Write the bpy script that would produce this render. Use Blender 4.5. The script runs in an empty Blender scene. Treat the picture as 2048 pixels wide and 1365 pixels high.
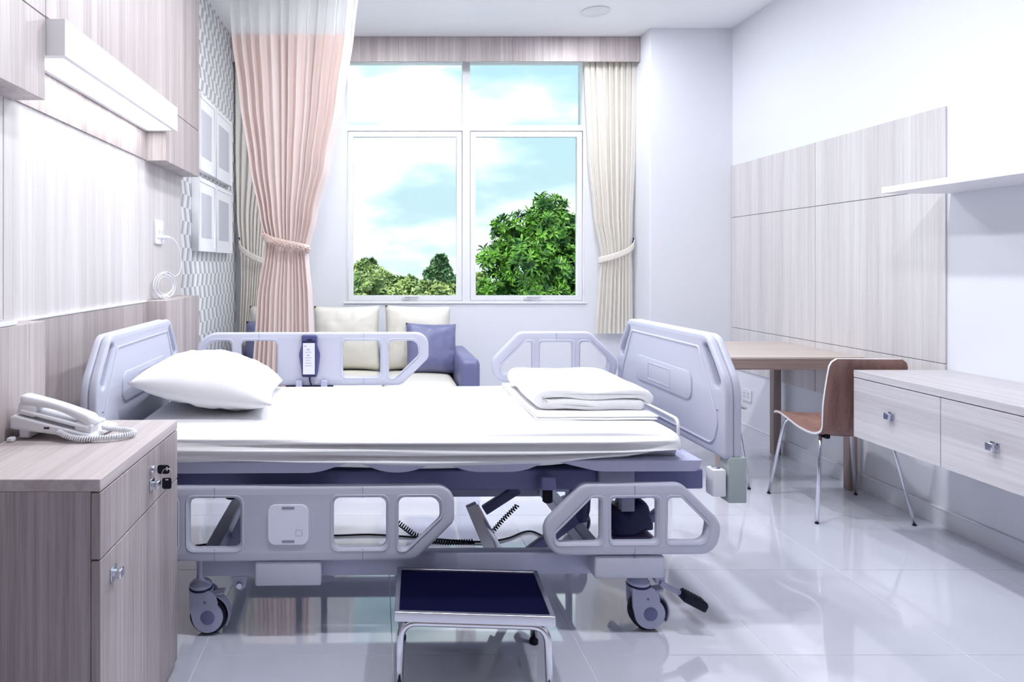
import bpy, bmesh, math, random
from mathutils import Vector, Matrix, noise
random.seed(7)
S = bpy.context.scene
C = S.collection
PI = math.pi
R = math.radians

# ------------------------------------------------------------------ camera
F = 1365.0                      # focal length in pixels of the 2048 px frame
VX, VY = 753.0, 532.0           # vanishing point of the room's depth lines
H = 1.22                        # eye height
cam = bpy.data.cameras.new('camera'); camo = bpy.data.objects.new('camera', cam); C.objects.link(camo)
camo.location = (0, 0, H); camo.rotation_euler = (R(90), 0, 0)
cam.sensor_width = 36.0; cam.lens = F / 2048 * 36
cam.shift_x = (1024 - VX) / 2048; cam.shift_y = -(682.5 - VY) / 2048
cam.clip_start = 0.02; cam.clip_end = 500
S.camera = camo

# ------------------------------------------------------------------ sky, sun, exposure
S.view_settings.view_transform = 'Standard'
S.view_settings.look = 'None'
S.view_settings.gamma = 1.0
S.view_settings.use_curve_mapping = False
S.view_settings.exposure = 0.36
S.cycles.use_denoising = True
S.cycles.max_bounces = 7
S.cycles.diffuse_bounces = 4
S.cycles.glossy_bounces = 3
S.cycles.transparent_max_bounces = 8
S.cycles.caustics_reflective = False
S.cycles.caustics_refractive = False
S.cycles.sample_clamp_indirect = 6.0
S.cycles.adaptive_threshold = 0.07
S.cycles.adaptive_min_samples = 16
S.cycles.use_light_tree = False

LAMP_W = 19.0        # each ceiling light
SKY = 1.0

W = bpy.data.worlds.new('sky'); S.world = W; W.use_nodes = True
nt = W.node_tree; nt.nodes.clear()
def N(nt, t, **k):
    n = nt.nodes.new(t)
    for a, b in k.items(): setattr(n, a, b)
    return n
out = N(nt, 'ShaderNodeOutputWorld'); bg = N(nt, 'ShaderNodeBackground')
tc = N(nt, 'ShaderNodeTexCoord'); mp = N(nt, 'ShaderNodeMapping'); mp.inputs['Scale'].default_value = (2.6, 2.6, 7.0)
mp.inputs['Location'].default_value = (5.3, 0.2, 2.1)
nz = N(nt, 'ShaderNodeTexNoise'); nz.inputs['Scale'].default_value = 1.3; nz.inputs['Detail'].default_value = 4; nz.inputs['Roughness'].default_value = 0.5
rp = N(nt, 'ShaderNodeValToRGB'); rp.color_ramp.elements[0].position = 0.46; rp.color_ramp.elements[1].position = 0.95; rp.color_ramp.interpolation = 'EASE'
sep = N(nt, 'ShaderNodeSeparateXYZ')
gr = N(nt, 'ShaderNodeValToRGB')
e = gr.color_ramp.elements
e[0].position = 0.0; e[0].color = (0.57, 0.76, 0.82, 1)
e[1].position = 0.75; e[1].color = (0.26, 0.56, 0.80, 1)
x = gr.color_ramp.elements.new(0.25); x.color = (0.50, 0.77, 0.86, 1)
mx = N(nt, 'ShaderNodeMix', data_type='RGBA'); mx.inputs['B'].default_value = (3.8, 3.85, 3.9, 1)
L = nt.links.new
L(tc.outputs['Generated'], mp.inputs['Vector']); L(mp.outputs['Vector'], nz.inputs['Vector'])
L(nz.outputs['Fac'], rp.inputs['Fac']); L(tc.outputs['Generated'], sep.inputs[0]); L(sep.outputs['Z'], gr.inputs['Fac'])
L(rp.outputs['Color'], mx.inputs['Factor']); L(gr.outputs['Color'], mx.inputs['A'])
L(mx.outputs['Result'], bg.inputs['Color']); bg.inputs['Strength'].default_value = SKY * 0.94
L(bg.outputs['Background'], out.inputs['Surface'])

sun = bpy.data.lights.new('sun', 'SUN'); suno = bpy.data.objects.new('sun', sun); C.objects.link(suno)
sun.energy = 5.0; sun.angle = R(0.6); sun.color = (1, 0.96, 0.88)
suno.rotation_euler = (R(40), 0, R(-28)); suno.location = (0, -10, 20)

# ------------------------------------------------------------------ helpers
def px(x, d): return (x - VX) / F * d
def pz(y, d): return H - (y - VY) / F * d

def empty(name, loc=(0, 0, 0)):
    o = bpy.data.objects.new(name, None); C.objects.link(o); o.location = loc; o.empty_display_size = 0.05
    return o
def origin_of(p):
    v = Vector((0, 0, 0))
    while p is not None:
        v += p.location; p = p.parent
    return v
def tag(o, label=None, cat=None, group=None, kind=None):
    if label: o['label'] = label
    if cat: o['category'] = cat
    if group: o['group'] = group
    if kind: o['kind'] = kind
    return o
def link_mesh(name, me, m, parent=None, smooth=None):
    """mesh is in world design coordinates; it is shifted so its object origin is the parent's origin"""
    o = bpy.data.objects.new(name, me); C.objects.link(o)
    if parent is not None:
        me.transform(Matrix.Translation(-origin_of(parent))); o.parent = parent
    if m is not None:
        if not isinstance(m, (list, tuple)): me.materials.clear(); m = [m]
        for q in m: me.materials.append(q)
    if smooth is not None:
        for p in me.polygons: p.use_smooth = True
        if smooth < 180:
            try: me.set_sharp_from_angle(angle=R(smooth))
            except Exception: pass
    return o
def top(o, m=None):
    """give a parentless mesh an origin at its own base centre"""
    me = o.data
    xs = [v.co for v in me.vertices]
    lo = Vector((min(c[i] for c in xs) for i in range(3))); hi = Vector((max(c[i] for c in xs) for i in range(3)))
    c = Vector(((lo.x + hi.x) / 2, (lo.y + hi.y) / 2, lo.z))
    me.transform(Matrix.Translation(-c)); o.location = c
    return o

class B:
    def __init__(s): s.bm = bmesh.new()
    def box(s, x0, x1, y0, y1, z0, z1, bev=0.0, seg=2, rot=None, piv=None):
        r = bmesh.ops.create_cube(s.bm, size=1.0); vs = r['verts']
        M = Matrix.Translation(((x0 + x1) / 2, (y0 + y1) / 2, (z0 + z1) / 2)) @ Matrix.Diagonal((abs(x1 - x0), abs(y1 - y0), abs(z1 - z0), 1))
        bmesh.ops.transform(s.bm, matrix=M, verts=vs)
        es = set(e for v in vs for e in v.link_edges)
        allv = set(vs)
        if bev > 0:
            rr = bmesh.ops.bevel(s.bm, geom=list(es), offset=bev, segments=seg, profile=0.5, affect='EDGES')
            allv = set(v for f in rr['faces'] for v in f.verts) | set(v for v in vs if v.is_valid)
            grow = True
            stack = list(allv)
            while stack:
                v = stack.pop()
                for e_ in v.link_edges:
                    w = e_.other_vert(v)
                    if w not in allv: allv.add(w); stack.append(w)
        if rot is not None:
            pv = Vector(piv) if piv is not None else Vector(((x0 + x1) / 2, (y0 + y1) / 2, (z0 + z1) / 2))
            bmesh.ops.transform(s.bm, matrix=Matrix.Translation(pv) @ rot @ Matrix.Translation(-pv), verts=list(allv))
        return s
    def tube(s, pts, r, seg=10, closed=False, cap=True):
        pts = [Vector(p) for p in pts]; n = len(pts)
        rad = r if isinstance(r, (list, tuple)) else [r] * n
        rings = []
        prev = None
        for i, p in enumerate(pts):
            if closed: t = (pts[(i + 1) % n] - pts[i - 1]).normalized()
            elif i == 0: t = (pts[1] - p).normalized()
            elif i == n - 1: t = (p - pts[i - 1]).normalized()
            else: t = ((pts[i + 1] - p).normalized() + (p - pts[i - 1]).normalized()).normalized()
            if prev is None:
                a = Vector((0, 0, 1)) if abs(t.z) < 0.9 else Vector((1, 0, 0))
                u = t.cross(a).normalized()
            else:
                u = (prev - t * prev.dot(t))
                u = u.normalized() if u.length > 1e-6 else t.orthogonal().normalized()
            prev = u; w = t.cross(u)
            rings.append([s.bm.verts.new(p + (u * math.cos(2 * PI * k / seg) + w * math.sin(2 * PI * k / seg)) * rad[i]) for k in range(seg)])
        m = n if closed else n - 1
        for i in range(m):
            a, b = rings[i], rings[(i + 1) % n]
            for k in range(seg):
                s.bm.faces.new((a[k], a[(k + 1) % seg], b[(k + 1) % seg], b[k]))
        if cap and not closed:
            s.bm.faces.new(rings[0][::-1]); s.bm.faces.new(rings[-1])
        return s
    def lathe(s, prof, o=(0, 0, 0), axis='z', seg=28):
        """prof: list of (radius, height)"""
        o = Vector(o); rings = []
        for r_, h in prof:
            ring = []
            for k in range(seg):
                a = 2 * PI * k / seg; c, q = r_ * math.cos(a), r_ * math.sin(a)
                v = {'z': (c, q, h), 'y': (c, h, q), 'x': (h, c, q)}[axis]
                ring.append(s.bm.verts.new(o + Vector(v)))
            rings.append(ring)
        for a, b in zip(rings, rings[1:]):
            for k in range(seg): s.bm.faces.new((a[k], a[(k + 1) % seg], b[(k + 1) % seg], b[k]))
        s.bm.faces.new(rings[0]); s.bm.faces.new(rings[-1])
        return s
    def grid(s, fn, nu, nv):
        g = [[s.bm.verts.new(fn(i / nu, j / nv)) for i in range(nu + 1)] for j in range(nv + 1)]
        for j in range(nv):
            for i in range(nu): s.bm.faces.new((g[j][i], g[j][i + 1], g[j + 1][i + 1], g[j + 1][i]))
        return g
    def build(s, name, m, parent=None, smooth=35, weld=0, normals=True):
        if weld: bmesh.ops.remove_doubles(s.bm, verts=s.bm.verts, dist=weld)
        if normals: bmesh.ops.recalc_face_normals(s.bm, faces=s.bm.faces)
        me = bpy.data.meshes.new(name); s.bm.to_mesh(me); s.bm.free()
        return link_mesh(name, me, m, parent, smooth)

def rpoly(pts, rs, seg=6):
    """rounded polygon; pts 2D, rs radius or list"""
    n = len(pts); rs = rs if isinstance(rs, (list, tuple)) else [rs] * n
    out_ = []
    for i in range(n):
        p = Vector(pts[i]); a = Vector(pts[i - 1]) - p; b = Vector(pts[(i + 1) % n]) - p
        r = rs[i]
        if r <= 0: out_.append(tuple(p)); continue
        la, lb = a.length, b.length; a.normalize(); b.normalize()
        ang = math.acos(max(-1, min(1, a.dot(b))))
        t = min(r / math.tan(ang / 2), la * 0.49, lb * 0.49); r2 = t * math.tan(ang / 2)
        bis = (a + b).normalized(); c = p + bis * (r2 / math.sin(ang / 2))
        p0 = p + a * t; p1 = p + b * t
        a0 = math.atan2(p0.y - c.y, p0.x - c.x); a1 = math.atan2(p1.y - c.y, p1.x - c.x)
        da = (a1 - a0 + PI) % (2 * PI) - PI
        for k in range(seg + 1):
            q = a0 + da * k / seg
            out_.append((c.x + r2 * math.cos(q), c.y + r2 * math.sin(q)))
    return out_
def rrect(x0, x1, y0, y1, r, seg=6): return rpoly([(x0, y0), (x1, y0), (x1, y1), (x0, y1)], r, seg)

def plate_mesh(loops, t, bev, plane, at, seg=2):
    """solid plate with holes: loops of 2D points, thickness t centred on plane coordinate at. plane 'xz','yz','xy'"""
    cu = bpy.data.curves.new('c', 'CURVE'); cu.dimensions = '2D'; cu.fill_mode = 'BOTH'
    cu.extrude = max(t / 2 - bev, 0.0001); cu.bevel_depth = bev; cu.bevel_resolution = seg; cu.offset = -bev
    for lp in loops:
        sp = cu.splines.new('POLY'); sp.points.add(len(lp) - 1); sp.use_cyclic_u = True
        for p, q in zip(sp.points, lp): p.co = (q[0], q[1], 0, 1)
    o = bpy.data.objects.new('c', cu); C.objects.link(o)
    dg = bpy.context.evaluated_depsgraph_get()
    me = bpy.data.meshes.new_from_object(o.evaluated_get(dg))
    bpy.data.objects.remove(o); bpy.data.curves.remove(cu)
    if plane == 'xz': M = Matrix(((1, 0, 0, 0), (0, 0, 1, at), (0, 1, 0, 0), (0, 0, 0, 1)))
    elif plane == 'yz': M = Matrix(((0, 0, 1, at), (1, 0, 0, 0), (0, 1, 0, 0), (0, 0, 0, 1)))
    else: M = Matrix(((1, 0, 0, 0), (0, 1, 0, 0), (0, 0, 1, at), (0, 0, 0, 1)))
    me.transform(M)
    bm = bmesh.new(); bm.from_mesh(me); bmesh.ops.remove_doubles(bm, verts=bm.verts, dist=1e-5)
    bmesh.ops.recalc_face_normals(bm, faces=bm.faces); bm.to_mesh(me); bm.free()
    return me
def plate(name, loops, t, bev, plane, at, m, parent=None, smooth=40):
    return link_mesh(name, plate_mesh(loops, t, bev, plane, at), m, parent, smooth)

def puffy(x0, x1, y0, y1, z0, z1, r, n=(14, 14, 8), fn=None):
    """rounded box as a B, fine enough to be displaced by fn(co, normal)->co"""
    b = B(); cx, cy, cz = (x0 + x1) / 2, (y0 + y1) / 2, (z0 + z1) / 2
    hx, hy, hz = (x1 - x0) / 2, (y1 - y0) / 2, (z1 - z0) / 2
    hs = (hx, hy, hz)
    def lin(k, nn, h):
        # denser near the rim
        u = -1 + 2 * k / nn
        return h * (math.copysign(1 - (1 - abs(u)) ** 1.25, u))
    vs = {}
    def vert(i, j, k):
        if (i, j, k) not in vs:
            p = Vector((lin(i, n[0], hx), lin(j, n[1], hy), lin(k, n[2], hz)))
            q = Vector((max(-h + r, min(h - r, c)) if h > r else 0 for c, h in zip(p, hs)))
            dl = p - q
            nrm = dl.normalized() if dl.length > 1e-9 else Vector((0, 0, 1))
            co = q + nrm * r if dl.length > 1e-9 else p
            # keep flat faces flat
            co = Vector((max(-hs[a], min(hs[a], co[a])) for a in range(3)))
            co += Vector((cx, cy, cz))
            if fn: co = fn(co, nrm)
            vs[(i, j, k)] = b.bm.verts.new(co)
        return vs[(i, j, k)]
    nx, ny, nz_ = n
    for i in range(nx):
        for j in range(ny):
            for k in (0, nz_): b.bm.faces.new((vert(i, j, k), vert(i + 1, j, k), vert(i + 1, j + 1, k), vert(i, j + 1, k)))
    for i in range(nx):
        for k in range(nz_):
            for j in (0, ny): b.bm.faces.new((vert(i, j, k), vert(i + 1, j, k), vert(i + 1, j, k + 1), vert(i, j, k + 1)))
    for j in range(ny):
        for k in range(nz_):
            for i in (0, nx): b.bm.faces.new((vert(i, j, k), vert(i, j + 1, k), vert(i, j + 1, k + 1), vert(i, j, k + 1)))
    return b
def arc(c, r, a0, a1, n, plane='xz', w=0):
    o_ = []
    for k in range(n + 1):
        a = R(a0 + (a1 - a0) * k / n); u, v = c[0] + r * math.cos(a), c[1] + r * math.sin(a)
        o_.append({'xz': (u, w, v), 'yz': (w, u, v), 'xy': (u, v, w)}[plane])
    return o_
def bez(p0, p1, p2, p3, n=12):
    p0, p1, p2, p3 = map(Vector, (p0, p1, p2, p3))
    return [p0 * (1 - t) ** 3 + 3 * p1 * t * (1 - t) ** 2 + 3 * p2 * t * t * (1 - t) + p3 * t ** 3 for t in [k / n for k in range(n + 1)]]
def smoothpath(pts, r, seg=5):
    """3D polyline with rounded corners"""
    pts = [Vector(p) for p in pts]; o_ = [pts[0]]
    for i in range(1, len(pts) - 1):
        p = pts[i]; a = pts[i - 1] - p; b = pts[i + 1] - p
        t = min(r, a.length * .49, b.length * .49); q0 = p + a.normalized() * t; q1 = p + b.normalized() * t
        for k in range(seg + 1):
            u = k / seg; o_.append(q0 * (1 - u) ** 2 + p * 2 * u * (1 - u) + q1 * u * u)
    o_.append(pts[-1]); return o_
def lerp(a, b, t): return a + (b - a) * t
def interp(tab, x):
    if x <= tab[0][0]: return tab[0][1]
    for (a, va), (b, vb) in zip(tab, tab[1:]):
        if x <= b:
            t = (x - a) / (b - a); t = t * t * (3 - 2 * t) * 0.5 + t * 0.5
            return va + (vb - va) * t
    return tab[-1][1]

# ------------------------------------------------------------------ materials
def mat(name, col, rough=0.5, metal=0.0, spec=0.5, bump=None, emit=None, sheen=0, coat=0, sss=0):
    m = bpy.data.materials.new(name); m.use_nodes = True
    p = m.node_tree.nodes['Principled BSDF']
    p.inputs['Base Color'].default_value = (*col, 1); p.inputs['Roughness'].default_value = rough
    p.inputs['Metallic'].default_value = metal; p.inputs['Specular IOR Level'].default_value = spec
    if sheen: p.inputs['Sheen Weight'].default_value = sheen
    if coat: p.inputs['Coat Weight'].default_value = coat; p.inputs['Coat Roughness'].default_value = 0.08
    if emit: p.inputs['Emission Color'].default_value = (*emit[0], 1); p.inputs['Emission Strength'].default_value = emit[1]
    if bump:
        nt = m.node_tree; t = N(nt, 'ShaderNodeTexCoord'); z = N(nt, 'ShaderNodeTexNoise'); z.inputs['Scale'].default_value = bump[0]; z.inputs['Detail'].default_value = 4
        bp = N(nt, 'ShaderNodeBump'); bp.inputs['Strength'].default_value = bump[1]; bp.inputs['Distance'].default_value = bump[2] if len(bump) > 2 else 0.01
        nt.links.new(t.outputs['Object'], z.inputs['Vector']); nt.links.new(z.outputs['Fac'], bp.inputs['Height']); nt.links.new(bp.outputs['Normal'], p.inputs['Normal'])
    return m
def wood(name, c0, c1, grain='z', rough=0.42, fine=75):
    m = bpy.data.materials.new(name); m.use_nodes = True; nt = m.node_tree; p = nt.nodes['Principled BSDF']
    t = N(nt, 'ShaderNodeTexCoord'); mp = N(nt, 'ShaderNodeMapping')
    sc = [fine] * 3; sc['xyz'.index(grain)] = 1.1; mp.inputs['Scale'].default_value = sc
    z = N(nt, 'ShaderNodeTexNoise'); z.inputs['Scale'].default_value = 1.0; z.inputs['Detail'].default_value = 5; z.inputs['Roughness'].default_value = 0.65
    mp2 = N(nt, 'ShaderNodeMapping'); sc2 = [11.0] * 3; sc2['xyz'.index(grain)] = 0.35; mp2.inputs['Scale'].default_value = sc2
    z2 = N(nt, 'ShaderNodeTexNoise'); z2.inputs['Scale'].default_value = 1.0; z2.inputs['Detail'].default_value = 3
    mp3 = N(nt, 'ShaderNodeMapping'); sc3 = [fine * 5] * 3; sc3['xyz'.index(grain)] = 9; mp3.inputs['Scale'].default_value = sc3
    z3 = N(nt, 'ShaderNodeTexNoise'); z3.inputs['Scale'].default_value = 1.0; z3.inputs['Detail'].default_value = 2
    ad = N(nt, 'ShaderNodeMath', operation='MULTIPLY_ADD'); ad.inputs[1].default_value = 0.42
    ad2 = N(nt, 'ShaderNodeMath', operation='MULTIPLY_ADD'); ad2.inputs[1].default_value = 0.16
    m3 = N(nt, 'ShaderNodeMath', operation='MULTIPLY'); m3.inputs[1].default_value = 0.42
    rp = N(nt, 'ShaderNodeValToRGB'); rp.color_ramp.elements[0].position = 0.36; rp.color_ramp.elements[1].position = 0.66
    rp.color_ramp.elements[0].color = (*c1, 1); rp.color_ramp.elements[1].color = (*c0, 1)
    l = nt.links.new
    l(t.outputs['Object'], mp.inputs[0]); l(t.outputs['Object'], mp2.inputs[0]); l(t.outputs['Object'], mp3.inputs[0])
    l(mp.outputs[0], z.inputs['Vector']); l(mp2.outputs[0], z2.inputs['Vector']); l(mp3.outputs[0], z3.inputs['Vector'])
    l(z2.outputs['Fac'], m3.inputs[0]); l(z.outputs['Fac'], ad.inputs[0]); l(m3.outputs[0], ad.inputs[2])
    l(z3.outputs['Fac'], ad2.inputs[0]); l(ad.outputs[0], ad2.inputs[2])
    l(ad2.outputs[0], rp.inputs['Fac']); l(rp.outputs['Color'], p.inputs['Base Color'])
    p.inputs['Roughness'].default_value = rough; p.inputs['Specular IOR Level'].default_value = 0.35
    bp = N(nt, 'ShaderNodeBump'); bp.inputs['Strength'].default_value = 0.08; bp.inputs['Distance'].default_value = 0.002
    l(ad.outputs[0], bp.inputs['Height']); l(bp.outputs['Normal'], p.inputs['Normal'])
    return m
def cloth(name, col, trans=0.35, rough=0.9, alpha=None, bump=None, tcol=None):
    m = bpy.data.materials.new(name); m.use_nodes = True; nt = m.node_tree; nt.nodes.clear(); l = nt.links.new
    o = N(nt, 'ShaderNodeOutputMaterial'); d = N(nt, 'ShaderNodeBsdfDiffuse'); t = N(nt, 'ShaderNodeBsdfTranslucent'); x = N(nt, 'ShaderNodeMixShader')
    d.inputs['Color'].default_value = (*col, 1); t.inputs['Color'].default_value = (*(tcol or col), 1); x.inputs['Fac'].default_value = trans
    l(d.outputs[0], x.inputs[1]); l(t.outputs[0], x.inputs[2])
    last = x
    if alpha is not None:
        tr = N(nt, 'ShaderNodeBsdfTransparent'); y = N(nt, 'ShaderNodeMixShader'); y.inputs['Fac'].default_value = alpha
        l(tr.outputs[0], y.inputs[1]); l(x.outputs[0], y.inputs[2]); last = y
    if bump:
        tcn = N(nt, 'ShaderNodeTexCoord'); z = N(nt, 'ShaderNodeTexNoise'); z.inputs['Scale'].default_value = bump[0]; z.inputs['Detail'].default_value = 5
        bp = N(nt, 'ShaderNodeBump'); bp.inputs['Strength'].default_value = bump[1]; bp.inputs['Distance'].default_value = 0.01
        l(tcn.outputs['Object'], z.inputs['Vector']); l(z.outputs['Fac'], bp.inputs['Height']); l(bp.outputs['Normal'], d.inputs['Normal'])
    l(last.outputs[0], o.inputs['Surface'])
    return m

WL, WD = (0.64, 0.595, 0.585), (0.34, 0.285, 0.285)
M = {}
M['plaster'] = mat('plaster', (0.80, 0.815, 0.865), 0.85, spec=0.2, bump=(160, 0.05, 0.004))
M['ceiling'] = mat('ceiling_paint', (0.94, 0.945, 0.96), 0.9, spec=0.1)
M['wood_z'] = wood('wood_vertical_grain', WL, WD, 'z')
M['wood_sheen'] = wood('sheen_panel_grain', (0.77, 0.755, 0.76), (0.55, 0.515, 0.52), 'z', rough=.35)  # grazing sheen put into the colour as a paler wood
M['wood_y'] = wood('wood_long_grain', (0.72, 0.70, 0.72), (0.50, 0.47, 0.50), 'y')
M['wood_night'] = wood('bedside_grain', (0.56, 0.51, 0.51), (0.235, 0.195, 0.21), 'z')
M['wood_top'] = wood('wood_top_grain', (0.66, 0.61, 0.60), (0.42, 0.36, 0.36), 'y')
M['wood_x'] = wood('wood_cross_grain', (0.52, 0.42, 0.38), (0.26, 0.19, 0.18), 'x')
M['wood_leg'] = wood('wood_leg_grain', (0.48, 0.38, 0.35), (0.24, 0.18, 0.17), 'z')
M['veneer'] = wood('chair_veneer', (0.42, 0.25, 0.205), (0.20, 0.11, 0.10), 'z', fine=40, rough=0.35)
M['white_edge'] = mat('pale_ply_edge', (0.78, 0.76, 0.78), 0.5)
M['dark_gap'] = mat('dark_joint', (0.10, 0.085, 0.14), 0.9, spec=0.1)
M['white'] = mat('white_paint', (0.84, 0.84, 0.87), 0.4)
M['white_gloss'] = mat('white_plastic', (0.80, 0.81, 0.86), 0.28)
M['abs'] = mat('bed_plastic', (0.55, 0.57, 0.68), 0.42, bump=(500, 0.04, 0.001))
M['steel_paint'] = mat('bed_painted_steel', (0.44, 0.46, 0.62), 0.4)
M['steel_dark'] = mat('bed_underframe_steel', (0.165, 0.175, 0.35), 0.45)
M['sage'] = mat('sage_bumper', (0.40, 0.46, 0.46), 0.5)
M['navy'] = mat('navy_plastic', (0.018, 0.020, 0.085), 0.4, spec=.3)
M['navy_mid'] = mat('slate_navy_plastic', (0.06, 0.068, 0.20), 0.4)
M['black'] = mat('blue_black_rubber', (0.004, 0.004, 0.020), 0.5, spec=.3)
M['step'] = mat('step_rubber_mat', (0.0025, 0.0025, 0.024), 0.8, spec=0.05, bump=(700, 0.3, 0.002))
M['chrome'] = mat('chrome', (0.74, 0.75, 0.82), 0.12, metal=1.0)
M['steel'] = mat('brushed_steel', (0.66, 0.67, 0.74), 0.3, metal=1.0)
M['sheet'] = mat('white_sheet', (0.86, 0.86, 0.885), 0.9, spec=0.1, bump=(14, 0.12, 0.01))
M['blanket'] = mat('white_blanket', (0.87, 0.87, 0.885), 0.95, spec=0.1, sheen=0.3, bump=(90, 0.25, 0.006))
M['leather_cream'] = mat('cream_leather', (0.72, 0.70, 0.63), 0.42, bump=(40, 0.08, 0.004))
M['leather_slate'] = mat('slate_leather', (0.17, 0.18, 0.33), 0.38, bump=(60, 0.08, 0.004))
M['pink'] = cloth('pink_curtain_fabric', (0.93, 0.83, 0.80), 0.30, tcol=(0.97, 0.80, 0.74))
M['net'] = cloth('white_net', (0.96, 0.96, 0.96), 0.55, alpha=0.93)
M['cream'] = cloth('cream_curtain_fabric', (0.95, 0.93, 0.88), 0.3, tcol=(0.97, 0.90, 0.78))
M['peach'] = cloth('peach_satin', (0.86, 0.69, 0.63), 0.2)
M['frame_grey'] = mat('picture_grey', (0.52, 0.52, 0.57), 0.7, bump=(60, 0.2))
M['label'] = mat('printed_label', (0.74, 0.76, 0.82), 0.6)
M['print'] = mat('print_grey', (0.30, 0.32, 0.42), 0.7)
M['badge'] = mat('badge_pale_blue', (0.84, 0.87, 1.0), 0.3)
M['bark'] = mat('bark', (0.10, 0.08, 0.06), 0.9)
M['bounce_ground'] = mat('pale_bounce_ground', (0.62, 0.61, 0.58), 0.95, spec=0.1)  # unseen ground, made pale to bounce sunlight up to the ceiling

def leafmat(name, ca, cb, scale):
    m = bpy.data.materials.new(name); m.use_nodes = True; nt = m.node_tree; p = nt.nodes['Principled BSDF']; l = nt.links.new
    t = N(nt, 'ShaderNodeTexCoord'); z = N(nt, 'ShaderNodeTexNoise'); z.inputs['Scale'].default_value = scale; z.inputs['Detail'].default_value = 3
    rp = N(nt, 'ShaderNodeValToRGB'); rp.color_ramp.elements[0].position = 0.35; rp.color_ramp.elements[1].position = 0.65
    rp.color_ramp.elements[0].color = (*ca, 1); rp.color_ramp.elements[1].color = (*cb, 1)
    l(t.outputs['Object'], z.inputs['Vector']); l(z.outputs['Fac'], rp.inputs['Fac']); l(rp.outputs['Color'], p.inputs['Base Color'])
    p.inputs['Roughness'].default_value = 0.45
    return m
M['leaf'] = leafmat('glossy_leaf', (0.010, 0.058, 0.006), (0.14, 0.33, 0.03), 3.5)
M['leaf_far'] = leafmat('far_leaf', (0.09, 0.17, 0.05), (0.30, 0.38, 0.13), 1.2)
M['leaf_dark'] = leafmat('far_dark_leaf', (0.03, 0.10, 0.045), (0.12, 0.22, 0.09), 1.2)

# floor tile: glossy pale porcelain
def tilemat():
    m = bpy.data.materials.new('porcelain_tile'); m.use_nodes = True; nt = m.node_tree; p = nt.nodes['Principled BSDF']; l = nt.links.new
    g = N(nt, 'ShaderNodeNewGeometry'); z = N(nt, 'ShaderNodeTexNoise'); z.inputs['Scale'].default_value = 2.2; z.inputs['Detail'].default_value = 6
    rp = N(nt, 'ShaderNodeValToRGB'); rp.color_ramp.elements[0].position = 0.3; rp.color_ramp.elements[1].position = 0.7
    rp.color_ramp.elements[0].color = (0.64, 0.66, 0.755, 1); rp.color_ramp.elements[1].color = (0.69, 0.71, 0.79, 1)
    l(g.outputs['Position'], z.inputs['Vector']); l(z.outputs['Fac'], rp.inputs['Fac']); l(rp.outputs['Color'], p.inputs['Base Color'])
    p.inputs['Roughness'].default_value = 0.05; p.inputs['Specular IOR Level'].default_value = 1.0; p.inputs['Coat Weight'].default_value = 0.6; p.inputs['Coat Roughness'].default_value = 0.04
    return m
M['tile'] = tilemat()
M['grout'] = mat('grout', (0.84, 0.85, 0.90), 0.6)

# printed wallpaper of stacked skewed cells
def wallpaper():
    m = bpy.data.materials.new('geometric_wallpaper'); m.use_nodes = True; nt = m.node_tree; p = nt.nodes['Principled BSDF']; l = nt.links.new
    g = N(nt, 'ShaderNodeNewGeometry'); s = N(nt, 'ShaderNodeSeparateXYZ'); l(g.outputs['Position'], s.inputs[0])
    def mth(op, a, b=None, c=None):
        n = N(nt, 'ShaderNodeMath', operation=op)
        for i, v in enumerate((a, b, c)):
            if v is None: continue
            if isinstance(v, (int, float)): n.inputs[i].default_value = v
            else: l(v, n.inputs[i])
        return n.outputs[0]
    v = mth('MULTIPLY', s.outputs['Z'], 1 / 0.078)
    cv = mth('FLOOR', v); fv = mth('FRACT', v)
    tilt = mth('SUBTRACT', mth('MULTIPLY', mth('MODULO', cv, 2.0), 2.0), 1.0)
    u = mth('MULTIPLY', s.outputs['Y'], 1 / 0.056)          # cell width; the cell sides lean left and right in turn
    u2 = mth('MULTIPLY_ADD', mth('MULTIPLY', mth('SUBTRACT', fv, 0.5), tilt), 0.5, u)
    cu_ = mth('FLOOR', u2); fu = mth('FRACT', u2)
    chk = mth('MODULO', mth('ADD', cu_, cv), 2.0)
    grad = mth('MULTIPLY_ADD', fu, 0.34, 0.30)              # printed shade across each grey cell
    val = mth('ADD', mth('MULTIPLY', chk, 0.82), mth('MULTIPLY', mth('SUBTRACT', 1.0, chk), grad))
    cc = N(nt, 'ShaderNodeCombineColor')
    l(val, cc.inputs[0]); l(mth('MULTIPLY', val, 1.01), cc.inputs[1]); l(mth('MULTIPLY', val, 1.04), cc.inputs[2])
    l(cc.outputs[0], p.inputs['Base Color']); p.inputs['Roughness'].default_value = 0.5
    return m
M['paper'] = wallpaper()

# thin window glass
def glass():
    m = bpy.data.materials.new('window_glass'); m.use_nodes = True; nt = m.node_tree; nt.nodes.clear(); l = nt.links.new
    o = N(nt, 'ShaderNodeOutputMaterial'); t = N(nt, 'ShaderNodeBsdfTransparent'); g = N(nt, 'ShaderNodeBsdfGlossy'); x = N(nt, 'ShaderNodeMixShader'); f = N(nt, 'ShaderNodeFresnel')
    t.inputs['Color'].default_value = (0.97, 0.985, 0.985, 1); g.inputs['Roughness'].default_value = 0.02; f.inputs['IOR'].default_value = 1.06
    l(f.outputs[0], x.inputs['Fac']); l(t.outputs[0], x.inputs[1]); l(g.outputs[0], x.inputs[2]); l(x.outputs[0], o.inputs['Surface'])
    return m
M['glass'] = glass()

# ------------------------------------------------------------------ room shell
XL, XR = -1.12, 2.65            # side walls
YB, YF = 5.42, -1.7             # window wall, wall behind the camera
ZC = 2.99
st = lambda o: tag(o, kind='structure')
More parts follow.
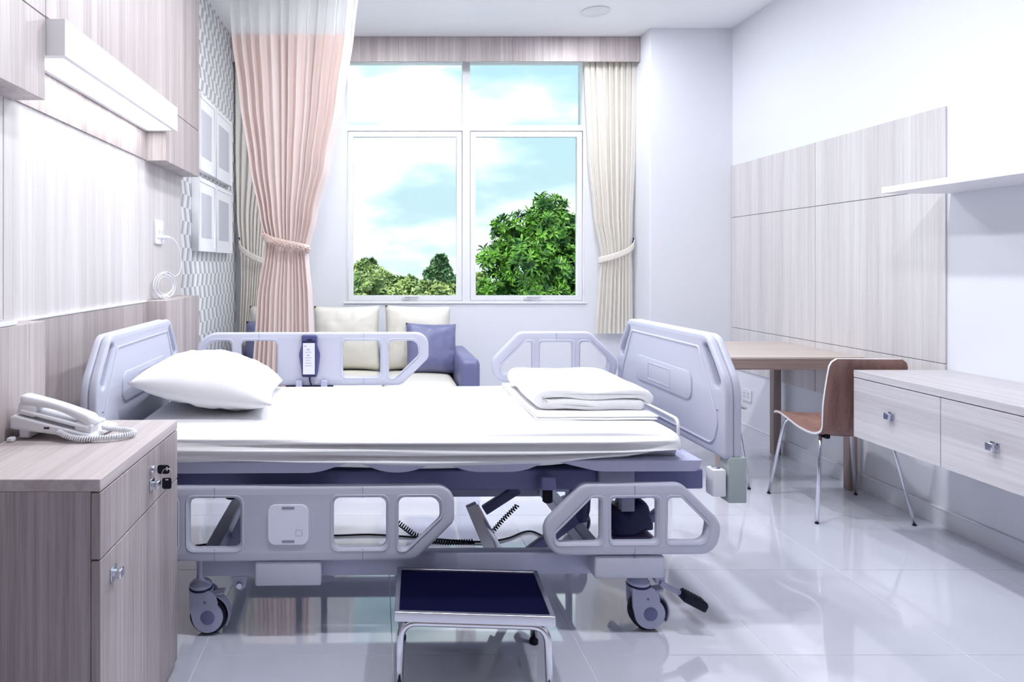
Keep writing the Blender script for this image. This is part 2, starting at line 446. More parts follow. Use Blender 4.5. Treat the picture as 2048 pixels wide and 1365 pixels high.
# floor slab with tiles
fl = st(B().box(XL - .15, XR + .15, YF - .15, YB + .15, -0.12, -0.0012).build('floor', M['grout'], None, None))
T = 0.60
tmesh = {}
def tile_me(w, d):
    k = (round(w, 3), round(d, 3))
    if k not in tmesh:
        b = B(); b.box(-w / 2, w / 2, -d / 2, d / 2, -0.0011, 0, 0.0004, 1)
        me = bpy.data.meshes.new('tile'); b.bm.to_mesh(me); b.bm.free(); me.materials.append(M['tile']); tmesh[k] = me
    return tmesh[k]
xs = [XL] + [0.05 + T * k for k in range(-1, 5)] + [XR]
ys = [YF] + [2.138 + T * k for k in range(-6, 6)] + [YB]
for x0, x1 in zip(xs, xs[1:]):
    for y0, y1 in zip(ys, ys[1:]):
        if x1 - x0 < .01 or y1 - y0 < .01: continue
        o = bpy.data.objects.new('tile', tile_me(x1 - x0 - .0025, y1 - y0 - .0025)); C.objects.link(o)
        o.location = ((x0 + x1) / 2, (y0 + y1) / 2, 0); o.parent = fl
# ceiling, walls
st(B().box(XL - .15, XR + .15, YF - .15, YB + .15, ZC, ZC + .15).build('ceiling', M['ceiling'], None, None))
wl = st(B().box(XL - .15, XL, YF - .15, YB + .15, -.1, ZC + .02).build('wall_left', M['paper'], None, None))
wr = st(B().box(XR, XR + .15, YF - .15, YB + .15, -.1, ZC + .02).build('wall_right', M['plaster'], None, None))
st(B().box(XL - .1, XR + .1, YF - .15, YF, -.1, ZC + .02).build('wall_front', M['wood_leg'], None, None))  # unseen wall, given dark wood to weaken bounce light on the near objects
WX0, WX1, WZ0, WZ1 = px(693, YB), px(1168, YB), pz(605, YB), 2.86
wb = st(plate('wall_back', [[(XL - .1, -.1), (XR + .1, -.1), (XR + .1, ZC + .02), (XL - .1, ZC + .02)], [(WX0, WZ0), (WX1, WZ0), (WX1, WZ1), (WX0, WZ1)]], 0.16, 0, 'xz', YB + .08, M['plaster'], None, None))
CX, CY = px(1300, 5.08), 5.08
st(B().box(CX, XR + .05, CY, YB + .02, -.05, ZC + .01, .004, 1).build('wall_corner', M['plaster'], None, None))

# baseboards
def baseboard(name, a, b, axis, side):
    bb = B()
    if axis == 'y': bb.box(a[0], a[0] + side * .012, a[1], b[1], 0, .078); bb.box(a[0], a[0] + side * .016, a[1], b[1], 0.078, .088, .003, 1)
    else: bb.box(a[0], b[0], a[1], a[1] + side * .012, 0, .078); bb.box(a[0], b[0], a[1], a[1] + side * .016, .078, .088, .003, 1)
    return st(bb.build(name, M['plaster'], None, None))
baseboard('baseboard_right', (XR, YF), (XR, CY), 'y', -1)
baseboard('baseboard_back', (XL, YB), (CX, YB), 'x', -1)
baseboard('baseboard_corner', (CX, CY), (XR - .02, CY), 'x', -1)
baseboard('baseboard_left', (XL, 3.86), (XL, YB - .02), 'y', 1)

# wooden panels on the right wall (columns x rows, recessed joints)
PXF = 2.64
cols = [(5.078, 4.111), (4.107, 3.169)]
rows = [(1.963, 1.580), (1.577, .765), (.762, .462)]
st_gap = B().box(PXF + .005, XR - .0003, 3.175, 5.077, .470, 1.955).build('panel_backing', M['dark_gap'], wr, None)
for ya, yb in cols:
    for za, zb in rows:
        B().box(PXF, PXF + .0095, yb, ya, zb, za, .0012, 1).build('wall_panel', M['wood_sheen'], wr, None)

# ------------------------------------------------------------------ left headwall of wood
DA, DB, DC = 2.06, 3.24, 3.845
X1, X2 = -1.0, -1.095
# main panels (between), each panel a piece of the left wall
mp_edges = [(-.9, 2.012), (2.016, 3.178), (3.182, DC)]
B().box(XL + .0005, XL + .010, -.9, DC - .002, 1.06, 1.72).build('panel_backing', M['dark_gap'], wl, None)
for a, b_ in mp_edges:
    B().box(XL + .008, X2 - .006, a, b_, 1.055, 1.724, .001, 1).build('wall_panel', M['wood_sheen'], wl, None)
# recessed niche panels above and below the main panel
B().box(XL + .0005, X2, DA, DB, 1.724, 1.975).build('wall_panel', M['wood_z'], wl, None)
B().box(XL + .0005, X2 + .003, DA, DB, 0.0, 1.048, .001, 1).build('wall_panel', M['wood_z'], wl, None)
B().box(XL + .0005, X2 + .006, DA, DB, 1.048, 1.056, .001, 1).build('ledge_strip', M['white'], wl, None)
# overhead cabinets
def cab(name, y0, y1, z0, z1, label, joint=None, gap=.003):
    r = empty(name, ((XL + X1) / 2, (y0 + y1) / 2, z0)); tag(r, label, 'cabinet', 'built-in wood cabinets of the headwall')
    B().box(XL + .001, X1 - .018, y0, y1, z0, z1, .001, 1).build('carcass', M['wood_z'], r, None)
    zs = [z0] + ([joint] if joint else []) + [z1]
    for a, b_ in zip(zs, zs[1:]):
        B().box(X1 - .0195, X1, y0, y1, a + (gap / 2 if a != z0 else 0), b_ - (gap / 2 if b_ != z1 else 0), .0012, 1).build('door_panel', M['wood_z'], r, None)
    return r
cab('wall_cabinet', -.9, DA, 1.72, 2.975, 'overhead wood cabinet at the left edge, nearest the camera', 1.972)
cab('wall_cabinet', DB, DC, 1.72, 2.975, 'overhead wood cabinet beyond the wall light, beside the pictures', 1.978)
rc = cab('wall_cabinet', DA + .002, DB - .002, 1.976, 2.975, 'long overhead wood cabinet right above the wall light')
cab('low_cabinet', .9, DA, .0, 1.054, 'tall low wood cabinet behind the telephone, under a white tray')
cab('low_cabinet', DB, DC, .0, 1.054, 'low wood cabinet beyond the headboard, white cord on top')

# wall light
r = empty('wall_light', (-1.02, (DA + DB) / 2, 1.857)); tag(r, 'long white box-shaped wall light shining above the bed', 'lamp')
LX = -.943
lh = B()
y0, y1, zb, zt = DA + .006, DB - .006, 1.857, 1.968
hv = {}
def hvx(a, b_, c): return hv.setdefault((a, b_, c), lh.bm.verts.new((a, b_, c)))
xa_, xb_ = X2 + .002, LX
ix0, ix1, iy0, iy1 = xa_ + .018, xb_ - .018, y0 + .03, y1 - .03
o_t = [hvx(*p) for p in ((xa_, y0, zt), (xb_, y0, zt), (xb_, y1, zt), (xa_, y1, zt))]
o_b = [hvx(*p) for p in ((xa_, y0, zb), (xb_, y0, zb), (xb_, y1, zb), (xa_, y1, zb))]
i_b = [hvx(*p) for p in ((ix0, iy0, zb), (ix1, iy0, zb), (ix1, iy1, zb), (ix0, iy1, zb))]
i_t = [hvx(*p) for p in ((ix0, iy0, zb + .02), (ix1, iy0, zb + .02), (ix1, iy1, zb + .02), (ix0, iy1, zb + .02))]
lh.bm.faces.new(o_t); lh.bm.faces.new(i_t)
for k in range(4):
    q = (k + 1) % 4
    lh.bm.faces.new((o_t[k], o_t[q], o_b[q], o_b[k])); lh.bm.faces.new((o_b[k], o_b[q], i_b[q], i_b[k])); lh.bm.faces.new((i_b[k], i_b[q], i_t[q], i_t[k]))
lh.build('housing', M['white'], r, None)
M['diffuser'] = mat('lit_diffuser', (0.9, 0.9, 0.9), 0.5, emit=((1.0, 1.0, 1.0), 1.6))
B().box(ix0 + .001, ix1 - .001, iy0 + .001, iy1 - .001, zb + .012, zb + .016).build('diffuser', M['diffuser'], r, None)
la = bpy.data.lights.new('wall_light_tube', 'AREA'); la.shape = 'RECTANGLE'; la.size = .09; la.size_y = 1.05; la.energy = 1.5; la.color = (.98, .98, 1.0)
lo = bpy.data.objects.new('wall_light_tube', la); C.objects.link(lo); lo.parent = r; lo.location = Vector(((X2 + LX) / 2, (y0 + y1) / 2, zb - .002)) - r.location

# ------------------------------------------------------------------ window
w = empty('window_1', ((WX0 + WX1) / 2, YB, WZ0)); st(w)
ZT = pz(262, YB); XM0, XM1 = px(925, YB), px(940, YB)
f0, f1 = YB - .004, YB + .06
fr = [rrect(WX0, WX1, WZ0, WZ1, 0.0)]
def rc_(x0, x1, z0, z1): return [(x0, z0), (x1, z0), (x1, z1), (x0, z1)]
FW = .022
link_mesh('frame', plate_mesh([rc_(WX0, WX1, WZ0, WZ1),
    rc_(WX0 + FW * .4, XM0, WZ0 + FW * .5, ZT), rc_(XM1, WX1 - FW * .4, WZ0 + FW * .5, ZT),
    rc_(WX0 + FW * .4, XM0, ZT + .045, WZ1 - FW), rc_(XM1, WX1 - FW * .4, ZT + .045, WZ1 - FW)], .07, .003, 'xz', YB + .031), M['white'], w, None)
for xa, xb in ((WX0 + FW * .4, XM0), (XM1, WX1 - FW * .4)):
    xa, xb = xa + .004, xb - .004
    za, zb_ = WZ0 + FW * .5 + .003, ZT - .004
    s_ = link_mesh('sash', plate_mesh([rc_(xa, xb, za, zb_), rc_(xa + .042, xb - .042, za + .040, zb_ - .042)], .045, .004, 'xz', YB + .026), M['white'], w, None)
    B().box(xa + .040, xb - .040, YB + .024, YB + .028, za + .038, zb_ - .040).build('pane', M['glass'], s_, None)
    # latch at the sash foot
    xc = (xa + xb) / 2 + .01
    lt = B(); lt.box(xc - .03, xc + .03, YB - .012, YB + .004, za + .006, za + .032, .003, 1); lt.box(xc - .012, xc + .10, YB - .022, YB - .010, za + .026, za + .040, .004, 1)
    lt.build('latch', M['white_gloss'], s_, 40)
    B().box(xa + FW * 0, xb, YB + .024, YB + .028, ZT + .047, WZ1 - FW - .002).build('transom_pane', M['glass'], w, None)
# sill outside of the frame inside the reveal
st(B().box(WX0 - .02, WX1 + .02, YB - .012, YB, WZ0 - .012, WZ0, .003, 1).build('trim_1', M['white'], None, None))

# ------------------------------------------------------------------ pelmet and curtains
pel = B().box(XL + .002, px(1280, 5.27) - .004, 5.262, 5.28, 2.797, ZC - .002, .0015, 1); o = pel.build('curtain_pelmet', M['wood_z'], None, None)
tag(top(o), 'wood-grain pelmet board above the window, under the ceiling', 'pelmet')

def curtain_sheet(fl_, fr_, z0, z1, yc, amp, npl, nz=60, nu=None, ph=0.0, seed=0, fa=None, drift=0.25, ygain=None):
    """pleated cloth; fl_(z), fr_(z) left and right edges; returns B"""
    b = B(); nu = nu or npl * 12
    rnd = random.Random(seed); jit = [rnd.uniform(-.35, .35) for _ in range(npl + 3)]; am = [rnd.uniform(.65, 1.25) for _ in range(npl + 3)]
    def fn(u, v):
        z = lerp(z0, z1, v); xl, xr = fl_(z), fr_(z)
        k = u * npl; i = int(k); t = k - i
        j = lerp(jit[i], jit[i + 1], t); a_ = lerp(am[i], am[i + 1], t)
        wv = math.sin(2 * PI * (k + ph + j * .5)) + .28 * math.sin(4 * PI * (k + j) + 1.3 + z * drift * 4)
        A = amp * (fa(z) if fa else 1.0) * a_
        x_ = lerp(xl, xr, u) + .25 * (xr - xl) / npl * math.sin(2 * PI * k * 1.0 + 1.0 + j * 3)
        y_ = yc + A * wv + (ygain(u, z) if ygain else 0)
        return Vector((x_, y_, z))
    b.grid(fn, nu, nz); return b
def add_tie(name, fl_, fr_, zl, zr, yc, dep, m, parent, hgt=.045, sag=0.0, n=24):
    """cloth band wrapped around the front of a gathered curtain"""
    b = B()
    def fn(u, v):
        a = PI * (1 - u); xl, xr = fl_, fr_
        x_ = (xl + xr) / 2 + (xr - xl) / 2 * math.cos(a) * 1.03
        y_ = yc - dep * math.sin(a) ** .6 - .004
        z_ = lerp(zl, zr, u) - sag * math.sin(PI * u) + (v - .5) * hgt
        return Vector((x_, y_, z_))
    b.grid(fn, n, 4)
    o = b.build(name, m, parent, 180, normals=False)
    md = o.modifiers.new('thick', 'SOLIDIFY'); md.thickness = .006; md.offset = 0
    return o

# pink privacy curtain hanging from the ceiling track beyond the bed
DP = 4.20
def pxl(x): return px(x, DP)
tl = [(.20, pxl(500)), (pz(772, DP), pxl(501)), (pz(600, DP), pxl(512)), (pz(488, DP), pxl(530)), (pz(430, DP), pxl(517)), (pz(330, DP), pxl(496)), (pz(200, DP), pxl(476)), (pz(65, DP), pxl(459)), (ZC, pxl(451))]
tr = [(.20, pxl(630)), (pz(772, DP), pxl(629)), (pz(600, DP), pxl(623)), (pz(505, DP), pxl(615)), (pz(430, DP), pxl(632)), (pz(330, DP), pxl(658)), (pz(200, DP), pxl(684)), (pz(65, DP), pxl(704)), (ZC, pxl(716))]
r = empty('privacy_curtain', (pxl(575), DP, .20)); tag(r, 'pink pleated privacy curtain with white net top, tied in the middle', 'curtain')
fl_ = lambda z: interp(tl, z); fr_ = lambda z: interp(tr, z)
ZN = pz(66, DP)
fa = lambda z: interp([(.2, .7), (1.2, .6), (1.36, .55), (1.5, .8), (2.6, 1.0), (3, 1.0)], z)
curtain_sheet(fl_, fr_, .20, ZN, DP, .036, 13, 70, ph=.2, seed=3, fa=fa).build('fabric', M['pink'], r, 180, normals=False)
curtain_sheet(fl_, fr_, ZN - .012, ZC - .02, DP - .003, .034, 13, 14, ph=.2, seed=3, fa=fa).build('net_top', M['net'], r, 180, normals=False)
B().tube([(pxl(440), DP, ZC - .012), (pxl(1000), DP, ZC - .012)], .01, 8).build('track', M['white'], r, 40)
tie = add_tie('tieback', fl_(1.36), fr_(1.33), pz(470, DP), pz(500, DP), DP, .052, M['peach'], r, .05, .012)
for k in range(7):
    u = [.05, .34, .45, .56, .67, .79, .92][k]; a = PI * (1 - u); xl, xr = fl_(1.36), fr_(1.33)
    c = Vector(((xl + xr) / 2 + (xr - xl) / 2 * math.cos(a) * 1.03, DP - .052 * math.sin(a) ** .6 - .016, lerp(pz(470, DP), pz(500, DP), u) - .012 * math.sin(PI * u)))
    b = B()
    for q in range(5):
        an = 2 * PI * q / 5 + k
        d_ = Vector((math.cos(an), 0, math.sin(an)))
        cc = c + d_ * .011
        b.lathe([(.001, -.008), (.007, -.004), (.009, .002), (.003, .007)], cc, 'y', 7)
    b.lathe([(.002, -.012), (.005, -.009), (.005, .0)], c, 'y', 7)
    b.build('rosette', M['peach'], tie, 180)

# cream window curtains
DCU = 5.345
def qx(x): return px(x, DCU)
def window_curtain(label, L_, R_, ztie, tl_, tr_, tz, z0, z1, npl, seed, flip):
    r = empty('window_curtain', ((L_[0][1] + R_[0][1]) / 2, DCU, z0)); tag(r, label, 'curtain', 'cream window curtains')
    fl2 = lambda z: interp(L_, z); fr2 = lambda z: interp(R_, z)
    fa2 = lambda z: interp([(z0, 1.0), (ztie - .1, .8), (ztie, .6), (ztie + .2, .9), (z1, 1.0)], z)
    curtain_sheet(fl2, fr2, z0, z1, DCU, .017, npl, 60, ph=.1, seed=seed, fa=fa2).build('fabric', M['cream'], r, 180, normals=False)
    add_tie('tieback', tl_, tr_, tz[0], tz[1], DCU, .045, M['cream'], r, .05, .03)
    hk = B(); hx = tl_ if flip else tr_
    hk.tube(smoothpath([(hx, YB, tz[0] if flip else tz[1]), (hx, DCU - .01, tz[0] if flip else tz[1]), (hx, DCU - .01, (tz[0] if flip else tz[1]) + .03)], .012), .006, 8)
    hk.build('hook', M['navy'], r, 60)
window_curtain('cream curtain right of the window, tied back toward the corner',
    [(.69, qx(1189)), (1.1, qx(1196)), (1.30, qx(1201)), (1.6, qx(1186)), (2.1, qx(1174)), (2.79, qx(1166))],
    [(.69, qx(1264)), (1.1, qx(1263)), (1.30, qx(1262)), (1.6, qx(1264)), (2.1, qx(1270)), (2.79, qx(1273))],
    1.31, qx(1197), qx(1266), (pz(522, DCU), pz(484, DCU)), .69, 2.88, 9, 11, False)
window_curtain('cream curtain left of the window, half hidden behind the pink curtain',
    [(.60, qx(478)), (1.1, qx(481)), (1.28, qx(480)), (1.6, qx(472)), (2.1, qx(468)), (2.79, qx(466))],
    [(.60, qx(514)), (1.1, qx(528)), (1.28, qx(534)), (1.6, qx(545)), (2.1, qx(580)), (2.79, qx(640))],
    1.28, qx(479), qx(537), (pz(483, DCU), pz(530, DCU)), .60, 2.88, 9, 12, True)

# ------------------------------------------------------------------ pictures on the wallpaper
PF = -1.075
pcols = [(4.13, 4.58), (4.60, 5.10)]
prow = [(1.31, 1.765, 'lower'), (1.81, 2.285, 'upper')]
names = {('lower', 0): 'white framed picture with grey centre, lower left of the four', ('lower', 1): 'white framed picture with grey centre, lower right of the four',
         ('upper', 0): 'white framed picture with grey centre, upper left of the four', ('upper', 1): 'white framed picture with grey centre, upper right of the four'}
for z0, z1, rw in prow:
    for ci, (a, b_) in enumerate(pcols):
        r = empty('picture_frame', (XL, (a + b_) / 2, z0)); tag(r, names[(rw, ci)], 'picture', 'four white pictures on the wallpaper')
        link_mesh('frame', plate_mesh([rc_(a, b_, z0, z1), rc_(a + .028, b_ - .028, z0 + .028, z1 - .028)], .043, .002, 'yz', XL + .0225), M['white'], r, None)
        B().box(XL + .004, PF - .006, a + .026, b_ - .026, z0 + .026, z1 - .026).build('mount', M['white'], r, None)
        hgt = z1 - z0
        B().box(PF - .0065, PF - .0045, a + .085, b_ - .11, z0 + hgt * .19, z1 - hgt * .20).build('print', M['frame_grey'], r, None)

# ------------------------------------------------------------------ power outlet, plug and cord on the left wall
XP = X2 - .006
def wz(y, d): return pz(y, d)
dO = 1.10 * F / (VX - 316)
r = empty('wall_socket', (XP, dO, wz(466, dO))); tag(r, 'white double wall socket above the low cabinet by the pictures', 'socket')
za, zb_ = wz(489, dO), wz(441, dO)
link_mesh('plate', plate_mesh([rrect(dO - .06, dO + .06, za, zb_, .008)], .012, .003, 'yz', XP + .006), M['white_gloss'], r)
for dy in (-.022, .026):
    link_mesh('outlet', plate_mesh([rrect(dO + dy - .016, dO + dy + .016, za + .03, zb_ - .03, .005)], .006, .002, 'yz', XP + .013), M['white'], r)
    for ddy in (-.006, .006):
        B().box(XP + .0155, XP + .0165, dO + dy + ddy - .0015, dO + dy + ddy + .0015, (za + zb_) / 2 - .010, (za + zb_) / 2 + .010).build('slot', M['print'], r, None)
# plug with cord falling to a coil on the cabinet
r = empty('charging_cord', (-1.05, 3.45, 1.054)); tag(r, 'thin white cord plugged into the wall, coiled on the low cabinet', 'cord')
pzc = wz(475, dO); 
B().tube([(XP + .016, dO + .02, pzc), (XP + .03, dO + .02, pzc), (XP + .055, dO + .02, pzc)], [.010, .012, .007], 10).build('plug', M['white_gloss'], r, 60)
p0 = (XP + .055, dO + .02, pzc); cz = 1.054
path = bez(p0, (XP + .10, dO + .06, pzc - .0), (XP + .11, dO + .14, pzc - .22), (XP + .065, dO + .02, cz + .115), 18)
c0 = Vector((-1.055, 3.40, cz + .069))
for k in range(1, 120):
    a = k / 120 * 2 * PI * 4.5 + PI / 2; q = .052 + .012 * math.sin(a * .31); tilt = .5 + .35 * math.sin(a * .22)
    path.append(c0 + Vector((q * .55 * math.cos(a) * math.cos(tilt) + .004 * math.sin(a * 1.7), q * 1.35 * math.cos(a), q * 1.05 * math.sin(a))))
B().tube(path, .0024, 6).build('cord', M['white_gloss'], r, 180)
B().tube([c0 + Vector((0, -.03, -.058)), c0 + Vector((0, .0, -.054)), c0 + Vector((.01, .03, -.056))], [.005, .008, .005], 8).build('connector', M['white_gloss'], r, 60)

# ------------------------------------------------------------------ right wall: shelf, console, socket
sh = B().box(2.33, XR - .0005, 1.2, 3.15, 1.553, 1.582, .0015, 1).build('wall_shelf', M['white'], None, None)
tag(top(sh), 'thin white shelf board high on the right wall', 'shelf')
r = empty('drawer_console', (2.43, 2.2, .435)); tag(r, 'floating pale wood console with drawers on the right wall', 'console')
KX = 2.198; yE = 3.145
B().box(KX + .0, XR - .0005, .9, yE, .708, .74, .0015, 1).build('top', M['wood_y'], r, None)
B().box(KX + .020, XR - .001, .9, yE, .437, .7075).build('carcass', M['wood_y'], r, None)
djs = [yE, 2.66, 2.17, 1.68, 1.19, .9]
for a, b_ in zip(djs, djs[1:]):
    if a - b_ < .3: continue
    dr = B().box(KX, KX + .0195, b_ + .0015, a - .0015, .435, .7045, .001, 1).build('drawer', M['wood_y'], r, None)
    yk = (a + b_) / 2 + .01; zk = .577
    k = B(); k.box(KX - .003, KX, yk - .017, yk + .017, zk - .017, zk + .017, .0008, 1); k.box(KX - .014, KX - .003, yk - .007, yk + .007, zk - .007, zk + .007)
    k.box(KX - .026, KX - .014, yk - .014, yk + .014, zk - .014, zk + .014, .002, 1)
    k.build('knob', M['chrome'], dr, 40)
dS = XR * F / (1495 - VX); zS = pz(791, dS)
r = empty('wall_socket', (XR, dS, zS - .05)); tag(r, 'small white wall socket low under the desk on the right', 'socket')
link_mesh('plate', plate_mesh([rrect(dS - .058, dS + .058, zS - .043, zS + .043, .006)], .010, .003, 'yz', XR - .005), M['white_gloss'], r)
for dy in (-.024, .024):
    for ddy in (-.006, .006):
        for dz in (-.012, .012):
            B().box(XR - .0108, XR - .0098, dS + dy + ddy - .002, dS + dy + ddy + .002, zS + dz - .006, zS + dz + .006).build('slot', M['print'], r, None)

# ------------------------------------------------------------------ desk
r = empty('desk', (2.15, 4.08, 0)); tag(r, 'square wooden desk with thick top against the panelled right wall', 'desk')
TZ = .725
B().box(1.71, PXF - .001, 3.69, 4.47, TZ - .012, TZ, .001, 1).build('tabletop', wood('desk_top_grain', (.66, .58, .53), (.50, .42, .39), 'x'), r, None)
B().box(1.712, PXF - .002, 3.692, 4.468, TZ - .068, TZ - .0122, .001, 1).build('apron', M['wood_x'], r, None)
for lx in (1.86, 2.562):
    for ly in (3.70, 4.40):
        B().box(lx, lx + .048, ly, ly + .048, 0.001, TZ - .0682, .002, 1).build('leg', M['wood_leg'], r, None)

# ------------------------------------------------------------------ chairs
def make_chair(name, label, loc, rz):
    """shell chair, origin on the floor under the seat, facing +y"""
    r = empty(name, (0, 0, 0)); tag(r, label, 'chair', 'bent-plywood desk chairs')
    # shell profile (y, z) from the seat front to the top of the back
    prof = [(.215, .425), (.205, .440), (.18, .448), (.13, .446), (.05, .432), (-.03, .414), (-.09, .405), (-.13, .408), (-.165, .425), (-.185, .455), (-.195, .51), (-.205, .60), (-.222, .70), (-.240, .785)]
    pts = []
    for i in range(len(prof) - 1):
        a = prof[max(i - 1, 0)]; b = prof[i]; c = prof[i + 1]; d = prof[min(i + 2, len(prof) - 1)]
        for k in range(4):
            t = k / 4
            pts.append(tuple(.5 * (2 * b[q] + (c[q] - a[q]) * t + (2 * a[q] - 5 * b[q] + 4 * c[q] - d[q]) * t * t + (3 * b[q] - a[q] - 3 * c[q] + d[q]) * t ** 3) for q in (0, 1)))
    pts.append(prof[-1]); n = len(pts)
    def halfw(i):
        t = i / (n - 1)
        w_ = interp([(0, .185), (.05, .20), (.35, .205), (.5, .185), (.62, .178), (.8, .186), (1, .176)], t)
        if t > .95: w_ -= .03 * ((t - .95) / .05) ** 2.5
        if t < .05: w_ -= .03 * ((.05 - t) / .05) ** 2.5
        return w_
    b = B(); rings = []
    th = .011
    for i in range(n):
        a = Vector((0, *pts[max(i - 1, 0)])); c = Vector((0, *pts[min(i + 1, n - 1)])); t = (c - a).normalized(); nr = Vector((0, -t.z, t.y))
        if nr.z < 0 and i < n // 3: nr = -nr
        nr = Vector((0, t.z, -t.y))
        p = Vector((0, *pts[i])); hw = halfw(i); row = []
        for k in range(9):
            u = -1 + k / 4
            dish = -.010 * (1 - u * u) * (1 if i < n * .6 else -.6)
            row.append((p + Vector((u * hw, 0, 0)) - nr * dish * 0 + Vector((0, 0, dish if i < n * .5 else 0)), nr))
        rings.append(row)
    upv = [[b.bm.verts.new(q[0] + q[1] * th / 2) for q in row] for row in rings]
    dnv = [[b.bm.verts.new(q[0] - q[1] * th / 2) for q in row] for row in rings]
    me_faces = []
    for i in range(n - 1):
        for k in range(8):
            b.bm.faces.new((upv[i][k], upv[i][k + 1], upv[i + 1][k + 1], upv[i + 1][k]))
            b.bm.faces.new((dnv[i][k], dnv[i + 1][k], dnv[i + 1][k + 1], dnv[i][k + 1]))
        for k in (0, 8):
            f = b.bm.faces.new((upv[i][k], upv[i + 1][k], dnv[i + 1][k], dnv[i][k])); f.material_index = 1
    for k in range(8):
        for i in (0, n - 1):
            f = b.bm.faces.new((upv[i][k], upv[i][k + 1], dnv[i][k + 1], dnv[i][k])); f.material_index = 1
    b.build('shell', [M['veneer'], M['white_edge']], r, 40)
    for sx in (-1, 1):
        fp = smoothpath([(sx * .10, .06, .412), (sx * .165, .165, .424), (sx * .225, .215, .004)], .05)
        B().tube(fp, .0085, 10).build('leg', M['chrome'], r, 180)
        rp_ = smoothpath([(sx * .10, -.02, .396), (sx * .165, -.145, .385), (sx * .222, -.215, .004)], .05)
        B().tube(rp_, .0085, 10).build('leg', M['chrome'], r, 180)
        for (fx, fy) in ((sx * .225, .215), (sx * .222, -.215)):
            B().lathe([(.008, 0), (.0092, .001), (.0092, .006), (.0086, .007)], (fx, fy, 0), 'z', 12).build('foot_cap', M['black'], r, 60)
        B().box(sx * .12 - .012, sx * .12 + .012, -.13, -.085, .380, .402, .004, 1).build('seat_bracket', M['black'], r, 40)
    B().box(-.11, .11, -.03, .07, .398, .408, .003, 1).build('seat_plate', M['steel'], r, None)
    r.location = loc; r.rotation_euler = (0, 0, rz)
    return r
make_chair('desk_chair', 'bent-plywood chair with chrome legs in front of the desk, by the console', (2.315, 3.43, 0), R(-3))
make_chair('desk_chair', 'bent-plywood chair mostly hidden behind the footboard, left of the desk', (1.87, 3.99, 0), R(-90 - 12))

# ------------------------------------------------------------------ nightstand
NX, NY0, NY1 = -.607, 1.50, 2.08
r = empty('nightstand', (-.86, 1.79, 0)); tag(r, 'wooden bedside cabinet in the left foreground with drawer and door', 'nightstand')
NXB = X1 + .004
B().box(NXB, NX, NY0, NY1, .723, .75, .0012, 1).build('top', M['wood_top'], r, None)
B().box(NXB, NX - .0215, NY0 + .0005, NY1 - .0005, .02, .7225).build('carcass', M['wood_night'], r, None)
dr = B().box(NX - .020, NX, NY0, NY1, .5735, .7195, .001, 1).build('drawer', M['wood_night'], r, None)
do = B().box(NX - .020, NX, NY0, NY1, .022, .5695, .001, 1).build('door', M['wood_night'], r, None)
B().box(NXB + .02, NX - .04, NY0 + .02, NY1 - .02, 0.001, .02).build('plinth', M['navy_mid'], r, None)
def square_knob(y, z, X, parent):
    k = B(); k.box(X, X + .003, y - .017, y + .017, z - .015, z + .015, .0008, 1); k.box(X + .003, X + .012, y - .006, y + .006, z - .006, z + .006)
    k.box(X + .012, X + .022, y - .013, y + .013, z - .010, z + .010, .002, 1); k.build('knob', M['chrome'], parent, 40)
square_knob(1.572, .513, NX, do)
square_knob(1.842, .630, NX, dr)
B().lathe([(.001, .010), (.008, .010), (.010, .007), (.010, 0)], (NX, 1.836, .672), 'x', 16).build('lock', M['chrome'], dr, 40)
# keys: one in the lock, one hanging from it
r = empty('key_pair', (NX + .012, 1.836, .63)); tag(r, 'two black-headed keys in the bedside drawer lock', 'keys')
kk = B(); kk.box(NX + .010, NX + .02, 1.835, 1.837, .669, .675)
kk.build('key_blade', M['steel'], r, None)
link_mesh('key_head', plate_mesh([rrect(NX + .018, NX + .050, .660, .684, .006), rrect(NX + .041, NX + .046, .668, .679, .002)], .004, .0012, 'xz', 1.836), M['black'], r)
link_mesh('key_head', plate_mesh([rrect(NX + .033, NX + .058, .622, .652, .006), rrect(NX + .041, NX + .050, .645, .649, .0015)], .004, .0012, 'xz', 1.828), M['black'], r)
B().box(NX + .0445, NX + .048, 1.827, 1.829, .597, .624).build('key_blade', M['steel'], r, None)
B().tube(arc((NX + .0445, .6625), .013, 0, 345, 20, 'xz', 1.832), .0010, 6).build('key_ring', M['steel'], r, 180)

# ------------------------------------------------------------------ telephone
# built along local +x (low end at +x), then turned
r = empty('telephone', (0, 0, 0)); tag(r, 'white corded desk telephone on the bedside cabinet', 'telephone')
prof = rpoly([(-.115, .030), (.115, .004), (.118, .016), (-.105, .068), (-.118, .062)], [.004, .004, .006, .012, .006], 4)
link_mesh('base', plate_mesh([prof], .150, .006, 'xz', 0), M['white_gloss'], r)
b = B(); b.box(-.100, -.070, -.06, .06, .001, .040, .004, 1); b.build('stand_foot', M['white_gloss'], r, 40)
b = B(); b.box(-.02, -.005, -.076, -.0735, .032, .037); b.build('port', M['navy'], r, None)
# cradle strip and keypad plate
rot = Matrix.Rotation(R(13), 4, 'Y')
b = B(); b.box(-.095, .10, -.072, -.015, .052, .062, .005, 2, rot=rot, piv=(0, -.04, .05)); b.build('cradle', M['white_gloss'], r, 40)
b = B(); b.box(-.06, .085, .0, .068, .044, .050, .003, 1, rot=rot, piv=(0, .03, .045)); kp = b.build('keypad', M['white'], r, 40)
for i in range(4):
    for j in range(3):
        b = B(); b.box(-.035 + i * .028, -.018 + i * .028, .008 + j * .019, .022 + j * .019, .050, .054, .001, 1, rot=rot, piv=(0, .03, .045)); b.build('key', M['label'], kp, None)
